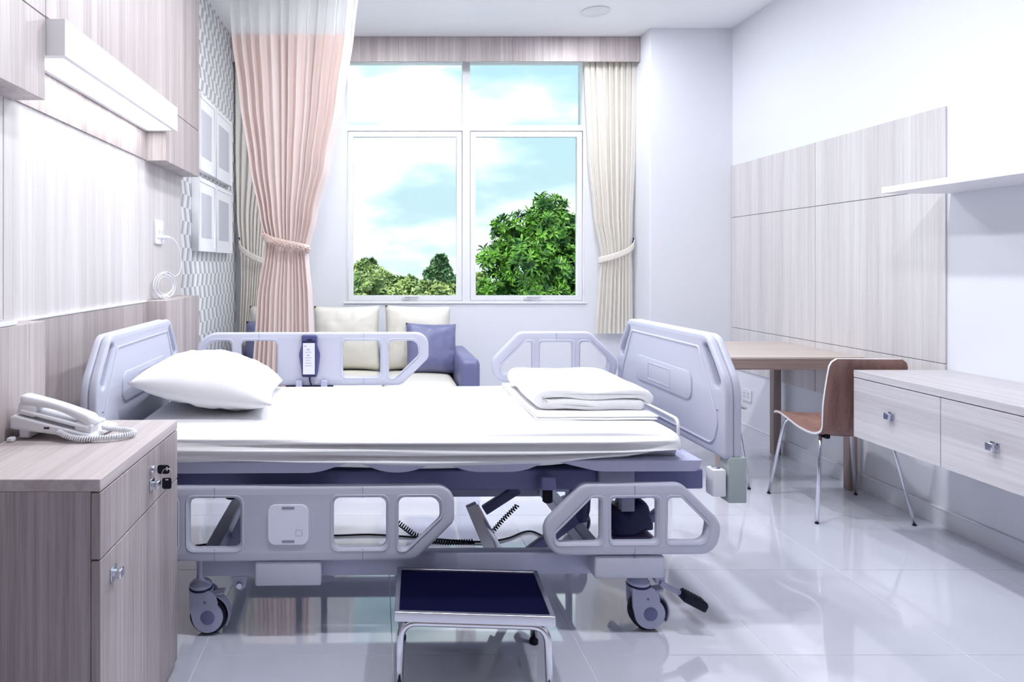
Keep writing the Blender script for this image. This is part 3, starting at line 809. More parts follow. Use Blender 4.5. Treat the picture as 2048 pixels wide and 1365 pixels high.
# handset: arched bar with two cups
hs = B()
def hp(t):
    x_ = lerp(-.100, .112, t); z_ = lerp(.106, .046, t) + .012 * math.sin(PI * t)
    return x_, z_
nst = 26; ring = []
for i in range(nst + 1):
    t = i / nst; x_, z_ = hp(t)
    e_ = min(1, math.sin(PI * min(max(t, 0.0), 1)) * 4 + .35)
    hh = lerp(.018, .0115, math.sin(PI * t)) * min(1, e_); ww = lerp(.027, .020, math.sin(PI * t)) * min(1, e_)
    ring.append([hs.bm.verts.new((x_, -.044 + ww * math.copysign(abs(math.cos(a)) ** .6, math.cos(a)), z_ + hh * math.copysign(abs(math.sin(a)) ** .6, math.sin(a)))) for a in [2 * PI * k / 16 for k in range(16)]])
for a, c in zip(ring, ring[1:]):
    for k in range(16): hs.bm.faces.new((a[k], a[(k + 1) % 16], c[(k + 1) % 16], c[k]))
hs.bm.faces.new(ring[0]); hs.bm.faces.new(ring[-1])
ho = hs.build('handset', M['white_gloss'], r, 60)
b = B(); b.box(-.100, -.048, -.068, -.020, .064, .096, .006, 2, rot=rot, piv=(-.074, -.044, .08)); b.build('earpiece', M['white_gloss'], ho, 40)
b = B(); b.box(.060, .108, -.068, -.020, .022, .048, .006, 2, rot=rot, piv=(.084, -.044, .035)); b.build('mouthpiece', M['white_gloss'], ho, 40)
# curly cord: helix along a loop on the table top
def helix(path, rad, turns, per=9):
    path = [Vector(p) for p in path]; o_ = []; n = int(turns * per)
    seglen = [0]
    for a, c in zip(path, path[1:]): seglen.append(seglen[-1] + (c - a).length)
    tot = seglen[-1]; j = 0
    for k in range(n + 1):
        s_ = tot * k / n
        while j < len(path) - 2 and seglen[j + 1] < s_: j += 1
        t = (s_ - seglen[j]) / max(1e-9, seglen[j + 1] - seglen[j]); p = path[j].lerp(path[j + 1], t)
        d_ = (path[j + 1] - path[j]).normalized(); u = d_.cross(Vector((0, 0, 1)))
        u = u.normalized() if u.length > 1e-4 else Vector((1, 0, 0)); w_ = u.cross(d_)
        a = 2 * PI * k / per; o_.append(p + (u * math.cos(a) + w_ * math.sin(a)) * rad)
    return o_
cp = bez((.118, -.030, .030), (.15, -.01, .016), (.185, .02, .011), (.20, -.01, .010), 14) + bez((.20, -.01, .010), (.208, -.05, .010), (.15, -.075, .010), (.10, -.085, .010), 14)[1:] + bez((.10, -.085, .010), (.07, -.09, .011), (.05, -.088, .016), (.02, -.078, .026), 10)[1:]
B().tube(helix(cp, .0062, 52), .0023, 6).build('curly_cord', M['white_gloss'], r, 180)
r.location = (-.865, 1.90, .751); r.rotation_euler = (0, 0, R(-4))
# line cord with clear plug lying behind the telephone
r = empty('phone_line', (-.985, 1.84, .751)); tag(r, 'thin coiled phone line with clear plug behind the telephone', 'cord')
B().tube(bez((-.975, 1.905, .754), (-.985, 1.87, .775), (-.96, 1.85, .80), (-.955, 1.90, .79), 10) + bez((-.955, 1.90, .79), (-.95, 1.95, .78), (-.985, 1.90, .756), (-.975, 1.83, .756), 10)[1:], .002, 6).build('cord', M['navy_mid'], r, 180)
B().box(-.983, -.967, 1.812, 1.832, .7515, .762, .002, 1).build('plug', M['white_gloss'], r, None)

# ------------------------------------------------------------------ white tray on the low cabinet at the left edge
r = empty('tray', (-1.05, 1.88, 1.0545)); tag(r, 'flat white tray at the left edge on the low cabinet', 'tray')
B().box(-1.085, -1.004, 1.76, 1.905, 1.0548, 1.0585, .001, 1).build('bottom', M['white'], r, None)
link_mesh('rim', plate_mesh([rrect(-1.088, -1.001, 1.755, 1.91, .01), rrect(-1.082, -1.007, 1.761, 1.904, .007)], .014, .002, 'xy', 1.0625), M['white'], r)

# ------------------------------------------------------------------ sofa
SX0, SX1 = -1.08, .68
r = empty('sofa', ((SX0 + SX1) / 2, 4.95, 0)); tag(r, 'slate and cream leather sofa below the window, behind the bed', 'sofa')
puffy(SX0 + .02, SX1 - .02, 4.56, 5.26, .06, .30, .02, (10, 8, 4)).build('base', M['leather_slate'], r, 180)
puffy(SX0 + .02, SX1 - .02, 5.10, 5.265, .28, .60, .05, (12, 6, 8)).build('back_frame', M['leather_slate'], r, 180)
for a, b_ in ((SX0, SX0 + .135), (.548, SX1)):
    puffy(a, b_, 4.46, 5.265, .05, .608, .035, (8, 16, 10)).build('arm', M['leather_slate'], r, 180)
seat_edges = [SX0 + .14, -.44, .045, .543]
for a, b_ in zip(seat_edges, seat_edges[1:]):
    def pf(co, nr, a=a, b_=b_):
        u = (co.x - a) / (b_ - a) * 2 - 1; v = (co.y - 4.52) / .6 * 2 - 1
        if co.z > .40: co = co + Vector((0, 0, .02 * max(0, 1 - u * u) * max(0, 1 - v * v)))
        return co
    puffy(a + .002, b_ - .002, 4.50, 5.10, .30, .445, .045, (16, 16, 8), pf).build('seat_cushion', M['leather_cream'], r, 180)
for fx in (SX0 + .06, SX1 - .06):
    for fy in (4.56, 5.20): B().box(fx - .025, fx + .025, fy - .025, fy + .025, .001, .06, .004, 1).build('foot', M['navy'], r, None)

def cushion(name, w_, h_, t_, m, label, cat, loc, rx, rz, ry=0, group=None, seed=0, rnd=.35):
    """puffed square cushion standing upright in xz, front facing -y"""
    b = B(); n = 22
    def sgnpow(v, p): return math.copysign(abs(v) ** p, v)
    def surf(sgn):
        def fn(u, v):
            a, c = 2 * u - 1, 2 * v - 1
            e_ = max(0.0, (1 - abs(a) ** 2.6)) * max(0.0, (1 - abs(c) ** 2.6))
            th = t_ / 2 * e_ ** .42
            # sides pulled in a little between corners
            x_ = a * w_ / 2 * (1 - .045 * (1 - c * c)); z_ = c * h_ / 2 * (1 - .045 * (1 - a * a))
            wr_ = noise.noise(Vector((a * 2.3, c * 2.3, seed * 3.1 + sgn))) * .010 * e_
            rim = .012 * noise.noise(Vector((a * 9, c * 9, seed + 5.0))) * (1 - e_) * e_ * 4
            return Vector((x_, sgn * (th + wr_ + rim), z_ + h_ / 2))
        return fn
    b.grid(surf(-1), n, n); b.grid(surf(1), n, n)
    o = b.build(name, m, None, 180, weld=.0006)
    pts = [Vector((lerp(-w_ / 2, w_ / 2, k / 16) * 1.0, 0, 0)) for k in range(17)]
    o.location = loc; o.rotation_euler = (rx, ry, rz); tag(o, label, cat, group)
    return o
for k, (xa, xb, ry_) in enumerate([(-.455, .022, -.5), (.060, .535, 1.2), (-.935, -.48, 0)]):
    lbl = ['cream leather sofa cushion next to the pink curtain', 'cream leather sofa cushion at the right, behind the slate pillow', 'cream leather sofa cushion behind the pink curtain'][k]
    cushion('back_cushion', xb - xa + .012, .475, .21, M['leather_cream'], lbl, 'cushion', ((xa + xb) / 2, 4.985, .455), R(-9), 0, R(ry_), 'cream sofa back cushions', k)
cushion('throw_pillow', .37, .36, .15, M['leather_slate'], 'slate blue pillow leaning on the sofa by its right arm', 'pillow', (.395, 4.83, .458), R(-16), R(8), R(2), 'slate sofa pillows', 9)
cushion('throw_pillow', .38, .38, .15, M['leather_slate'], 'slate blue pillow at the left end of the sofa, behind the pink curtain', 'pillow', (-.76, 4.83, .458), R(-16), R(-8), R(-2), 'slate sofa pillows', 12)

# ------------------------------------------------------------------ hospital bed
# designed parallel to the room, then turned 0.9 degrees about its middle
K = 617.6; DN = 2.21; DF = 3.157
def bx(x): return (x - VX) / K
def bz(y): return H - (y - VY) / K
P0 = (.12, 2.683, 0)
bed = empty('hospital_bed', P0); tag(bed, 'grey-lavender hospital bed with moulded side rails and castors', 'bed')
A = M['abs']
# side rails ---------------------------------------------------------
def P2(l): return [(bx(a), bz(b_)) for a, b_ in l]
head_out = rpoly([(-.815, .507), (.246, .507), (.246, .389), (.121, .264), (-.815, .264)], [.10, .075, .035, .05, .085], 10)
head_holes = [
    rpoly([(-.775, .468), (-.655, .468), (-.655, .306), (-.775, .306)], [.07, .022, .022, .06], 7),
    rrect(-.612, -.448, .306, .468, .024),
    rrect(-.146, .024, .306, .468, .024),
    rpoly([(.065, .468), (.196, .468), (.200, .40), (.098, .303), (.065, .303)], [.022, .05, .03, .016, .016], 7)]
foot_out = rpoly(P2([(1163, 971), (1364, 971), (1447, 1052), (1434, 1115), (1096, 1115), (1081, 1054)]), [.05, .05, .065, .075, .075, .065], 10)
foot_holes = [
    rpoly(P2([(1176, 1001), (1199, 1001), (1199, 1089), (1110, 1089), (1110, 1066)]), [.02, .012, .018, .02, .018], 6),
    rpoly(P2([(1222, 1001), (1314, 1001), (1314, 1088), (1222, 1088)]), .016, 6),
    rpoly(P2([(1338, 1001), (1367, 1001), (1416, 1050), (1410, 1088), (1336, 1088)]), [.014, .02, .022, .03, .014], 6)]
RT = .034
def shift(l, dz): return [(a, b_ + dz) for a, b_ in l]
RAISE = .408
def rail(outl, holes, y, dz, seamx, lab):
    o = link_mesh('side_rail', plate_mesh([shift(outl, dz)] + [shift(h, dz) for h in holes], RT, .011, 'xz', y, 3), A, bed, 50)
    o['label'] = lab
    f = -1 if y < 2.6 else -1
    for h in holes:      # moulded lip around each opening
        pts = [(a, y - RT / 2 + .0015, c + dz) for a, c in h]
        cx_ = sum(p[0] for p in pts) / len(pts); cz_ = sum(p[2] for p in pts) / len(pts)
        pts = [(cx_ + (p[0] - cx_) * 1.0 + math.copysign(.009, p[0] - cx_), p[1], cz_ + (p[2] - cz_) + math.copysign(.009, p[2] - cz_)) for p in pts]
        B().tube(pts, .0035, 6, closed=True).build('lip', A, o, 180)
    for sx in seamx:
        for za, zb_ in ((.4685, .503), (.267, .3035)):
            B().box(sx - .0007, sx + .0007, y - RT / 2 - .0004, y - RT / 2 + .006, za + dz, zb_ + dz).build('seam', M['steel_dark'], o, None)
    return o
rh = rail(head_out, head_holes, DN + RT / 2, 0, [-.53, -.052], 'lowered near head-end rail with pale control badge')
rf = rail(foot_out, foot_holes, DN + RT / 2, 0, [bx(1268)], 'lowered near foot-end rail')
rail(head_out, head_holes, DF - RT / 2, RAISE, [-.53, -.052], 'raised far head-end rail')
rail(foot_out, foot_holes, DF - RT / 2, RAISE, [bx(1268)], 'raised far foot-end rail')
# badge on the near rail
bo = link_mesh('badge', plate_mesh([rrect(bx(532), bx(613), bz(1088), bz(1008), .024)], .008, .002, 'xz', DN - .001), M['badge'], rh)
for zc in (1014.5, 1081):
    B().box(bx(560), bx(585), DN - .0058, DN - .0045, bz(zc + 2.5), bz(zc - 2.5)).build('badge_slot', M['print'], rh, None)
pp = P2([(588, 1070), (600, 1070), (600, 1058), (588, 1058)])
B().tube([(a, DN - .005, c) for a, c in pp], .0007, 4, closed=True).build('badge_mark', M['print'], rh, None)
# rail mounting blocks
for xa, xb, ya, yb in ((505, 638, 1124, 1173), (1188, 1330, 1118, 1163)):
    B().box(bx(xa), bx(xb), DN + .004, DN + .075, bz(yb), bz(ya), .008, 3).build('rail_bracket', A, bed, 40)
    B().box(bx(xa), bx(xb), DF - .075, DF - .004, bz(yb) + .0, bz(ya), .008, 3).build('rail_bracket', A, bed, 40)
for xc in (540, 610, 1220, 1300):
    B().box(bx(xc) - .014, bx(xc) + .014, DF - .060, DF - .040, .24, .70, .003, 1).build('rail_post', M['steel_paint'], bed, 40)
    B().box(bx(xc) - .014, bx(xc) + .014, DN + .040, DN + .060, .24, .30, .003, 1).build('rail_post', M['steel_paint'], bed, 40)

# head and foot boards -----------------------------------------------
YN, YF_ = 2.205, 3.162
def board(X_in, sgn, lab):
    """X_in: inner face; sgn +1 when the inner face looks to +x"""
    def L2(l): return l
    out_ = rpoly([(YN, .585), (YN, .835), (YN + .125, .985), (YF_ - .125, .985), (YF_, .835), (YF_, .585)], [.02, .14, .075, .075, .14, .02], 10)
    def slot(s):
        q = [(YN + .034, .835), (YN + .068, .885), (YN + .130, .957), (YN + .160, .950), (YN + .118, .89), (YN + .072, .822), (YN + .050, .812)]
        if s < 0: q = [(YN + YF_ - a, c) for a, c in q][::-1]
        return rpoly(q, .012, 6)
    t1, t2 = .026, .030
    x_front = X_in - sgn * t2 / 2; x_back = X_in - sgn * (t2 + t1 / 2 - .0005)
    o = link_mesh('headboard' if sgn > 0 else 'footboard', plate_mesh([out_, slot(1), slot(-1)], t2, .010, 'yz', x_front, 3), A, bed, 50)
    o['label'] = lab
    link_mesh('back_shell', plate_mesh([out_], t1, .009, 'yz', x_back, 3), A, o, 50)
    xs_ = X_in + sgn * .0005
    pn = rpoly([(YN + .075, .62), (YN + .045, .70), (YN + .092, .79), (YN + .180, .937), (YF_ - .180, .937), (YF_ - .092, .79), (YF_ - .045, .70), (YF_ - .075, .62)], [.05, .05, .02, .02, .02, .02, .05, .05], 6)
    B().tube([(xs_, a, c) for a, c in pn], .0042, 8, closed=True).build('moulding', A, o, 180)
    pl_ = rrect(2.43, 2.935, .735, .842, .04, 8)
    link_mesh('plaque', plate_mesh([pl_], .010, .004, 'yz', X_in + sgn * .001, 2), A, o, 50)
    lb = rrect(2.60, 2.80, .755, .822, .002, 2)
    B().tube([(X_in + sgn * .006, a, c) for a, c in lb], .0022, 6, closed=True).build('card_slot', A, o, 180)
    for s in (1, -1):
        y_ = YN + .05 if s > 0 else YF_ - .05
        B().box(xs_ - .001, xs_ + .001, y_ - .006, y_ + .006, .738, .741).build('mark', M['steel_dark'], o, None)
    return o
HX = -.905; FX = 1.128
board(HX, 1, 'moulded headboard with two grip slots'); board(FX, -1, 'moulded footboard with two grip slots')
# corner bumpers and brackets
for yb_ in (YN - .002, YF_ - .058):
    ya_ = yb_ + .06
    B().box(bx(1456), bx(1493), yb_, ya_, bz(1010), bz(918), .005, 2).build('corner_bumper', M['sage'], bed, 40)
    B().box(bx(1425), bx(1453), yb_ + .004, ya_ - .004, bz(998), bz(943), .006, 2).build('corner_bracket', M['white_gloss'], bed, 40)
    B().lathe([(.012, 0), (.014, .002), (.009, .004)], ((bx(1425) + bx(1453)) / 2, (yb_ + ya_) / 2, bz(943)), 'z', 16).build('bracket_cap', M['steel'], bed, 40)
    B().box(-.975, -.915, yb_, ya_, .445, .595, .005, 2).build('corner_bumper', M['sage'], bed, 40)
# mattress platform: four dished metal trays ------------------------
def tray(xa, xb, za, zb_, y0, y1, la, lb):
    pr = rpoly([(xa, zb_), (xa, zb_ - .006), (xa + la, za), (xb - lb, za), (xb, zb_ - .006), (xb, zb_)], [0, 0, .22, .22, 0, 0], 10)
    return plate_mesh([pr], y1 - y0, .003, 'xz', (y0 + y1) / 2)
for xa, xb, la, lb in ((-.86, bx(690), .02, .10), (bx(715), bx(865), .08, .08), (bx(885), bx(1090), .08, .08), (bx(1118), bx(1408), .13, .01)):
    link_mesh('platform_section', tray(xa, xb, bz(949), bz(926), 2.225, 3.135, la, lb), M['steel_paint'], bed, 30)
B().box(-.85, bx(1400), 2.36, 3.0, bz(961), bz(952)).build('underside_shade', M['navy'], bed, None)  # navy sheet added to darken the see-through gap under the trays
B().tube(smoothpath([(1.045, 2.36, .585), (1.045, 2.36, .685), (1.045, 3.0, .685), (1.045, 3.0, .585)], .03), .006, 8).build('mattress_stop', M['white'], bed, 60)
# upper frame -------------------------------------------------------
for y_ in (2.32, 2.99):
    B().box(-.86, bx(1440), y_, y_ + .05, bz(1004), bz(962), .004, 1).build('frame_beam', M['steel_dark'], bed, None)
for x_ in (-.86, -.25, .55, 1.06):
    B().box(x_, x_ + .05, 2.371, 2.989, .462, .522, .004, 1).build('cross_beam', M['steel_dark'], bed, None)
B().box(bx(1215), bx(1290), 2.30, 2.318, bz(1000), bz(948), .003, 1).build('beam_plate', M['steel_paint'], bed, None)
B().box(bx(1300), bx(1345), 2.42, 2.50, bz(1045), bz(1005), .003, 1).build('beam_box', M['steel_dark'], bed, None)
link_mesh('under_tray', plate_mesh([rpoly([(bx(600), bz(1003)), (bx(665), bz(1026)), (bx(860), bz(1026)), (bx(960), bz(1010)), (bx(990), bz(1003))], 0)], .5, .003, 'xz', 2.68), M['steel_dark'], bed, None)
# knob, release lever
B().box(bx(1085), bx(1115), 2.24, 2.30, bz(993), bz(967), .004, 1, rot=Matrix.Rotation(R(-14), 4, 'X')).build('release_lever', M['steel_dark'], bed, 40)
B().lathe([(.012, 0), (.017, .004), (.017, .04), (.012, .046)], (bx(1103), 2.28, bz(1022)), 'z', 16).build('release_knob', M['black'], bed, 40)
B().lathe([(.012, 0), (.019, .004), (.019, .05), (.014, .058)], (bx(438), 2.38, bz(1032)), 'z', 16).build('release_knob', M['black'], bed, 40)
B().lathe([(.015, 0), (.015, .02)], (bx(438), 2.38, bz(997)), 'z', 16).build('knob_collar', M['steel_paint'], bed, 40)
B().lathe([(.012, 0), (.014, .003), (.014, .05), (.011, .054)], (.995, 3.10, .695), 'z', 14).build('rail_lever', M['black'], bed, 40)
# lower chassis -----------------------------------------------------
for y_ in (2.275, 3.04):
    B().box(-.60, .78, y_, y_ + .055, .187, .258, .006, 2).build('chassis_beam', M['steel_paint'], bed, 40)
for x_ in (-.60, .73):
    B().box(x_, x_ + .05, 2.332, 3.038, .195, .250, .005, 1).build('chassis_crossbar', M['steel_paint'], bed, 40)
tb = plate('tow_lug', [rpoly([(bx(450), .187), (bx(485), .187), (bx(480), .150), (bx(468), .135), (bx(456), .150)], [0, 0, .01, .02, .01])], .012, .003, 'xz', 2.285, M['steel_paint'], bed)
B().lathe([(.009, -.010), (.010, -.006), (.010, 0)], (bx(468), 2.279, .158), 'y', 12).build('lug_bolt', M['steel'], tb, 40)
# lift linkage
def bar(p, q, w_, t_, name, m):
    p, q = Vector(p), Vector(q); d_ = (q - p); l_ = d_.length; ang = math.atan2(d_.z, d_.x)
    b = B(); b.box(-l_ / 2, l_ / 2, -t_ / 2, t_ / 2, -w_ / 2, w_ / 2, min(w_, t_) * .15, 2)
    o = b.build(name, m, None, 40); o.data.transform(Matrix.Translation((p + q) / 2) @ Matrix.Rotation(-ang, 4, 'Y'))
    o.data.transform(Matrix.Translation(-origin_of(bed))); o.parent = bed
    return o
dM = 2.48; kM = F / dM
def mx_(x): return (x - VX) / kM
def mz_(y): return H - (y - VY) / kM
bar((mx_(940), dM, mz_(1010)), (mx_(990), dM, mz_(1128)), .040, .03, 'lift_arm', M['white_gloss'])
bar((mx_(955), dM + .06, mz_(1025)), (mx_(1015), dM + .06, mz_(1135)), .024, .024, 'lift_arm', M['chrome'])
bar((mx_(978), dM + .12, mz_(1046)), (mx_(1050), dM + .12, mz_(1000)), .034, .03, 'lift_arm', M['steel_dark'])
bar((mx_(1035), dM + .02, mz_(1130)), (mx_(1165), dM + .02, mz_(1035)), .038, .03, 'lift_arm', M['steel_dark'])
bar((mx_(430), dM + .1, mz_(1160)), (mx_(500), dM + .1, mz_(1010)), .04, .03, 'lift_arm', M['steel_paint'])
bar((mx_(1345), dM + .1, mz_(1045)), (mx_(1240), dM + .1, mz_(1125)), .03, .03, 'lift_arm', M['steel_dark'])
# actuator motors
def motor(x, y, ztop, l_, ang):
    b = B(); b.tube([(0, 0, 0), (0, 0, -l_ * .15), (0, 0, -l_ * .75), (0, 0, -l_ * .95), (0, 0, -l_)], [.030, .036, .042, .036, .018], 16)
    o = b.build('lift_motor', M['navy_mid'], None, 60); o.data.transform(Matrix.Translation((x, y, ztop)) @ Matrix.Rotation(ang, 4, 'Y')); o.data.transform(Matrix.Translation(-origin_of(bed))); o.parent = bed
motor(mx_(1172), 2.52, .47, .20, R(6))
motor(mx_(478), 2.62, .45, .16, R(-12))
b = puffy(mx_(1222), mx_(1308), 2.46, 2.60, .235, .345, .02, (8, 6, 6), lambda co, n_: co + Vector((-.25 * max(0, co.z - .26) * (1 if co.x > .93 else -.1), 0, .02 * math.sin(co.x * 40)))); b.build('motor_cover', M['navy'], bed, 180)
B().box(mx_(1222), mx_(1306), 2.45, 2.61, .215, .24, .008, 2).build('motor_base', mat('plum_plastic', (.10, .075, .17), .4), bed, 40)
B().box(mx_(1235), mx_(1262), 2.44, 2.47, .335, .46, .003, 1).build('motor_bracket', M['steel_paint'], bed, None)
# hanging hooks
for hx in (868, 906):
    B().tube(smoothpath([(mx_(hx), dM + .1, .455), (mx_(hx), dM + .1, .385 if hx > 880 else .40), (mx_(hx) - .008, dM + .1, .378 if hx > 880 else .392), (mx_(hx) - .012, dM + .1, .395 if hx > 880 else .40)], .006), .0028, 6).build('drip_hook', M['navy_mid'], bed, 180)
# coiled motor cable
dC = 2.95
def cpt(x, y, d=dC): return (px(x, d), d, pz(y, d))
b = B()
b.tube(helix([cpt(790, 1040), cpt(830, 1070), cpt(868, 1084), cpt(900, 1086), cpt(950, 1085)], .0105, 34, 8), .003, 5)
b.build('coiled_cable', M['black'], bed, 180)
B().tube(helix([cpt(985, 1068), cpt(1008, 1042), cpt(1038, 1012)], .0085, 14, 8), .003, 5).build('coiled_cable', M['black'], bed, 180)
# castors
def castor(x, y):
    """single wheel between two moulded covers, trailing to +x of its stem"""
    wc = (x, .062)
    arc_ = [(wc[0] + .051 * math.cos(R(a)), wc[1] + .051 * math.sin(R(a))) for a in range(50, -171, -10)]
    cov = [(x - .060, .148), (x + .010, .148), (x + .026, .132), (x + .034, .110)] + arc_ + [(x - .058, .085)]
    o = link_mesh('castor', plate_mesh([cov], .010, .003, 'xz', y - .026, 3), M['steel_paint'], bed, 50)
    link_mesh('wheel_cover', plate_mesh([cov], .010, .003, 'xz', y + .026, 3), M['steel_paint'], o, 50)
    B().lathe([(.040, -.019), (.056, -.019), (.0615, -.013), (.0620, 0), (.0615, .013), (.056, .019), (.040, .019)], (x, y, .062), 'y', 40).build('tyre', M['black'], o, 50)
    b = B(); b.box(x - .058, x + .012, y - .022, y + .022, .126, .147, .004, 1); b.build('fork_bridge', M['steel_paint'], o, 40)
    for s in (-1, 1):
        B().lathe([(.001, 0), (.022, 0), (.0235, .0012), (.001, .0018)], (x + .001, y + (-.0326 if s < 0 else .0308), .062), 'y', 28).build('hub_disc', M['steel_dark'], o, 40)
        B().lathe([(.001, 0), (.0045, 0), (.0045, .001), (.001, .001)], (x - .008, y + (-.0318 if s < 0 else .0308), .112), 'y', 12).build('cover_screw', M['steel_dark'], o, 40)
    xs_ = x - .028
    B().lathe([(.034, 0), (.037, .004), (.037, .012), (.029, .020), (.016, .026), (.013, .03)], (xs_, y, .150), 'z', 28).build('swivel_collar', M['steel_paint'], o, 40)
    B().lathe([(.036, 0), (.0385, .002), (.0385, .006), (.036, .008)], (xs_, y, .1445), 'z', 28).build('collar_ring', M['navy'], o, 40)
    B().lathe([(.013, 0), (.013, .085)], (xs_, y, .172), 'z', 18).build('stem', M['steel_paint'], o, 40)
    b = B(); b.box(x + .006, x + .052, y - .018, y + .018, .128, .137, .003, 1, rot=Matrix.Rotation(R(-10), 4, 'Y')); b.build('brake_tab', M['steel_paint'], o, 40)
    arc2 = [(x + .066 * math.cos(R(a)), .062 + .066 * math.sin(R(a))) for a in range(70, -31, -10)] + [(x + .0705 * math.cos(R(a)), .062 + .0705 * math.sin(R(a))) for a in range(-30, 71, 10)]
    link_mesh('wheel_guard', plate_mesh([arc2], .036, .001, 'xz', y, 1), M['steel_paint'], o, 50)
for cx_, cy_ in ((bx(405) - .0, 2.285), (bx(1302) + .014, 2.285), (bx(405), 3.085), (bx(1302) + .014, 3.085)):
    castor(cx_, cy_)
# castor carriers at the foot end
for cy_ in (2.285, 3.085):
    B().box(.78, bx(1302) + .03, cy_ - .025, cy_ + .025, .20, .255, .006, 2).build('castor_carrier', M['steel_paint'], bed, 40)
    link_mesh('castor_guard', plate_mesh([rpoly([(bx(1325), bz(1127)), (bx(1333), bz(1127)), (bx(1346), bz(1160)), (bx(1346), bz(1190)), (bx(1325), bz(1190))], [0, .01, .03, .005, .01])], .03, .005, 'xz', cy_), M['steel_paint'], bed)
# brake pedal
b = B(); b.tube([(bx(1335), 2.27, bz(1187)), (bx(1352), 2.262, bz(1195)), (bx(1382), 2.25, bz(1208))], .009, 10)
pe = b.build('brake_pedal', M['steel_paint'], bed, 60)
b = B(); b.box(-.042, .042, -.026, .026, -.014, .014, .006, 2)
for k in range(7): b.box(-.036 + k * .011, -.031 + k * .011, -.024, .024, .013, .017)
me = bpy.data.meshes.new('p'); b.bm.to_mesh(me); b.bm.free()
me.transform(Matrix.Translation((bx(1394), 2.24, bz(1215))) @ Matrix.Rotation(R(28), 4, 'Y'))
link_mesh('pedal_pad', me, M['black'], pe, 40)
# utility pouch below the far rail
link_mesh('utility_tray', plate_mesh([rpoly([(px(573, DF), pz(762, DF)), (px(672, DF), pz(762, DF)), (px(665, DF), .60), (px(580, DF), .60)], .004)], .02, .003, 'xz', DF + .012), M['navy'], bed)
bed.rotation_euler = (0, 0, R(0.9))

# handset of the bed clipped on the far rail
r = empty('bed_remote', (px(621, DF), DF - RT, .70)); tag(r, 'dark blue bed remote with white button strip on the far rail', 'remote')
def gx(x): return px(x, DF - RT)
def gz(y): return pz(y, DF - RT)
yr = DF - RT - .010 - .006
link_mesh('body', plate_mesh([rpoly([(gx(605), gz(753)), (gx(634), gz(753)), (gx(637), gz(740)), (gx(641), gz(708)), (gx(635), gz(690)), (gx(635), gz(670)), (gx(604), gz(670)), (gx(604), gz(690)), (gx(599), gz(708)), (gx(604), gz(740))], [.008, .008, .02, .06, .02, .008, .008, .02, .06, .02])], .026, .006, 'xz', yr), M['navy_mid'], r)
link_mesh('face', plate_mesh([rrect(gx(606), gx(632), gz(752), gz(681), .005)], .006, .002, 'xz', yr - .0145), M['navy'], r)
B().box(gx(615), gx(625), yr - .0148, yr - .0125, gz(680), gz(677.5)).build('indicator', M['black'], r, None)
st_ = B().box(gx(607.5), gx(631), yr - .0185, yr - .0170, gz(747), gz(685)).build('button_strip', M['label'], r, None)
for k, yy in enumerate((691, 698, 703, 709, 714, 719, 724.5, 730)):
    wd = [4, 6, 13, 5, 13, 9, 13, 15][k]; xc = [612, 618, 618, 618, 618, 617, 618, 618][k]
    B().box(gx(xc - wd / 2), gx(xc + wd / 2), yr - .0192, yr - .0184, gz(yy + (.9 if wd < 8 else .4)), gz(yy - (.9 if wd < 8 else .4))).build('button_mark', M['print'], st_, None)
B().tube(bez((gx(620), yr, gz(752)), (gx(620), yr - .012, gz(762)), (gx(622), yr + .0, gz(768)), (gx(632), yr + .008, gz(785)), 10), .004, 8).build('cable', M['navy'], r, 180)

# power cable on the floor under the bed
dd = 3.05
pts = [(px(x, d), d, .006) for x, d in ((380, 2.95), (450, 3.00), (560, 3.10), (660, 3.07), (740, 3.08), (830, 3.05), (950, 3.0), (1010, 3.03), (1060, 3.12), (1110, 3.0), (1180, 2.95))]
sm = []
for i in range(len(pts) - 1):
    a = Vector(pts[max(i - 1, 0)]); b_ = Vector(pts[i]); c = Vector(pts[i + 1]); d_ = Vector(pts[min(i + 2, len(pts) - 1)])
    for k in range(6):
        t = k / 6; sm.append(.5 * (2 * b_ + (c - a) * t + (2 * a - 5 * b_ + 4 * c - d_) * t * t + (3 * b_ - a - 3 * c + d_) * t ** 3))
o = B().tube(sm, .0045, 7).build('power_cable', M['black'], None, 180); tag(top(o), 'black power cable lying on the floor under the bed', 'cable')

# ------------------------------------------------------------------ mattress, pillow, folded linen
ROT = Matrix.Translation(P0) @ Matrix.Rotation(R(.9), 4, 'Z') @ Matrix.Translation(-Vector(P0))
def mfold(co, n_):
    x_, y_, z_ = co
    t = (x_ + .85) / 1.85
    # long horizontal folds on the near side
    if n_.y < -.1:
        s_ = -n_.y
        ph_ = z_ * 1.0
        f_ = .015 * math.sin((z_ - .62) * 190 + 2.4 * t + .9 * math.sin(3.1 * t)) + .006 * math.sin((z_ - .62) * 330 - 3.0 * t + 1)
        f_ *= max(0, min(1, (.985 - x_) * 5)) * min(1, max(.15, t * 3))
        co = co + Vector((0, -f_ * s_, 0))
        sag = .010 * math.sin(PI * min(1, t * 1.15)) - .045 * max(0, (t - .72) / .28) ** 2 * -1
    if n_.z < -.5 and 2.262 < y_ < 3.09: co.z = max(co.z, .5835)
    # the sheet edge sags mid-way and lifts towards the foot
    if z_ < .62:
        k = (.62 - z_) / .05
        lift = interp([(0, .016), (.12, .014), (.35, .002), (.55, -.006), (.75, .002), (.88, .026), (1.0, .060)], t)
        if n_.y < .2 and not (n_.z < -.5 and y_ > 2.262): co = co + Vector((0, .0, lift * min(1, k)))
    # faint wrinkles on top
    if n_.z > .5:
        q = .0035 * noise.noise(Vector((x_ * 2.0 + y_ * 3, y_ * 9, 2.0))) + .003 * math.sin((y_ * 1.0 + x_ * .35) * 42) * max(0, noise.noise(Vector((x_ * 2.2, y_ * 2.5, 7.0))))
        co = co + Vector((0, 0, q))
    return co
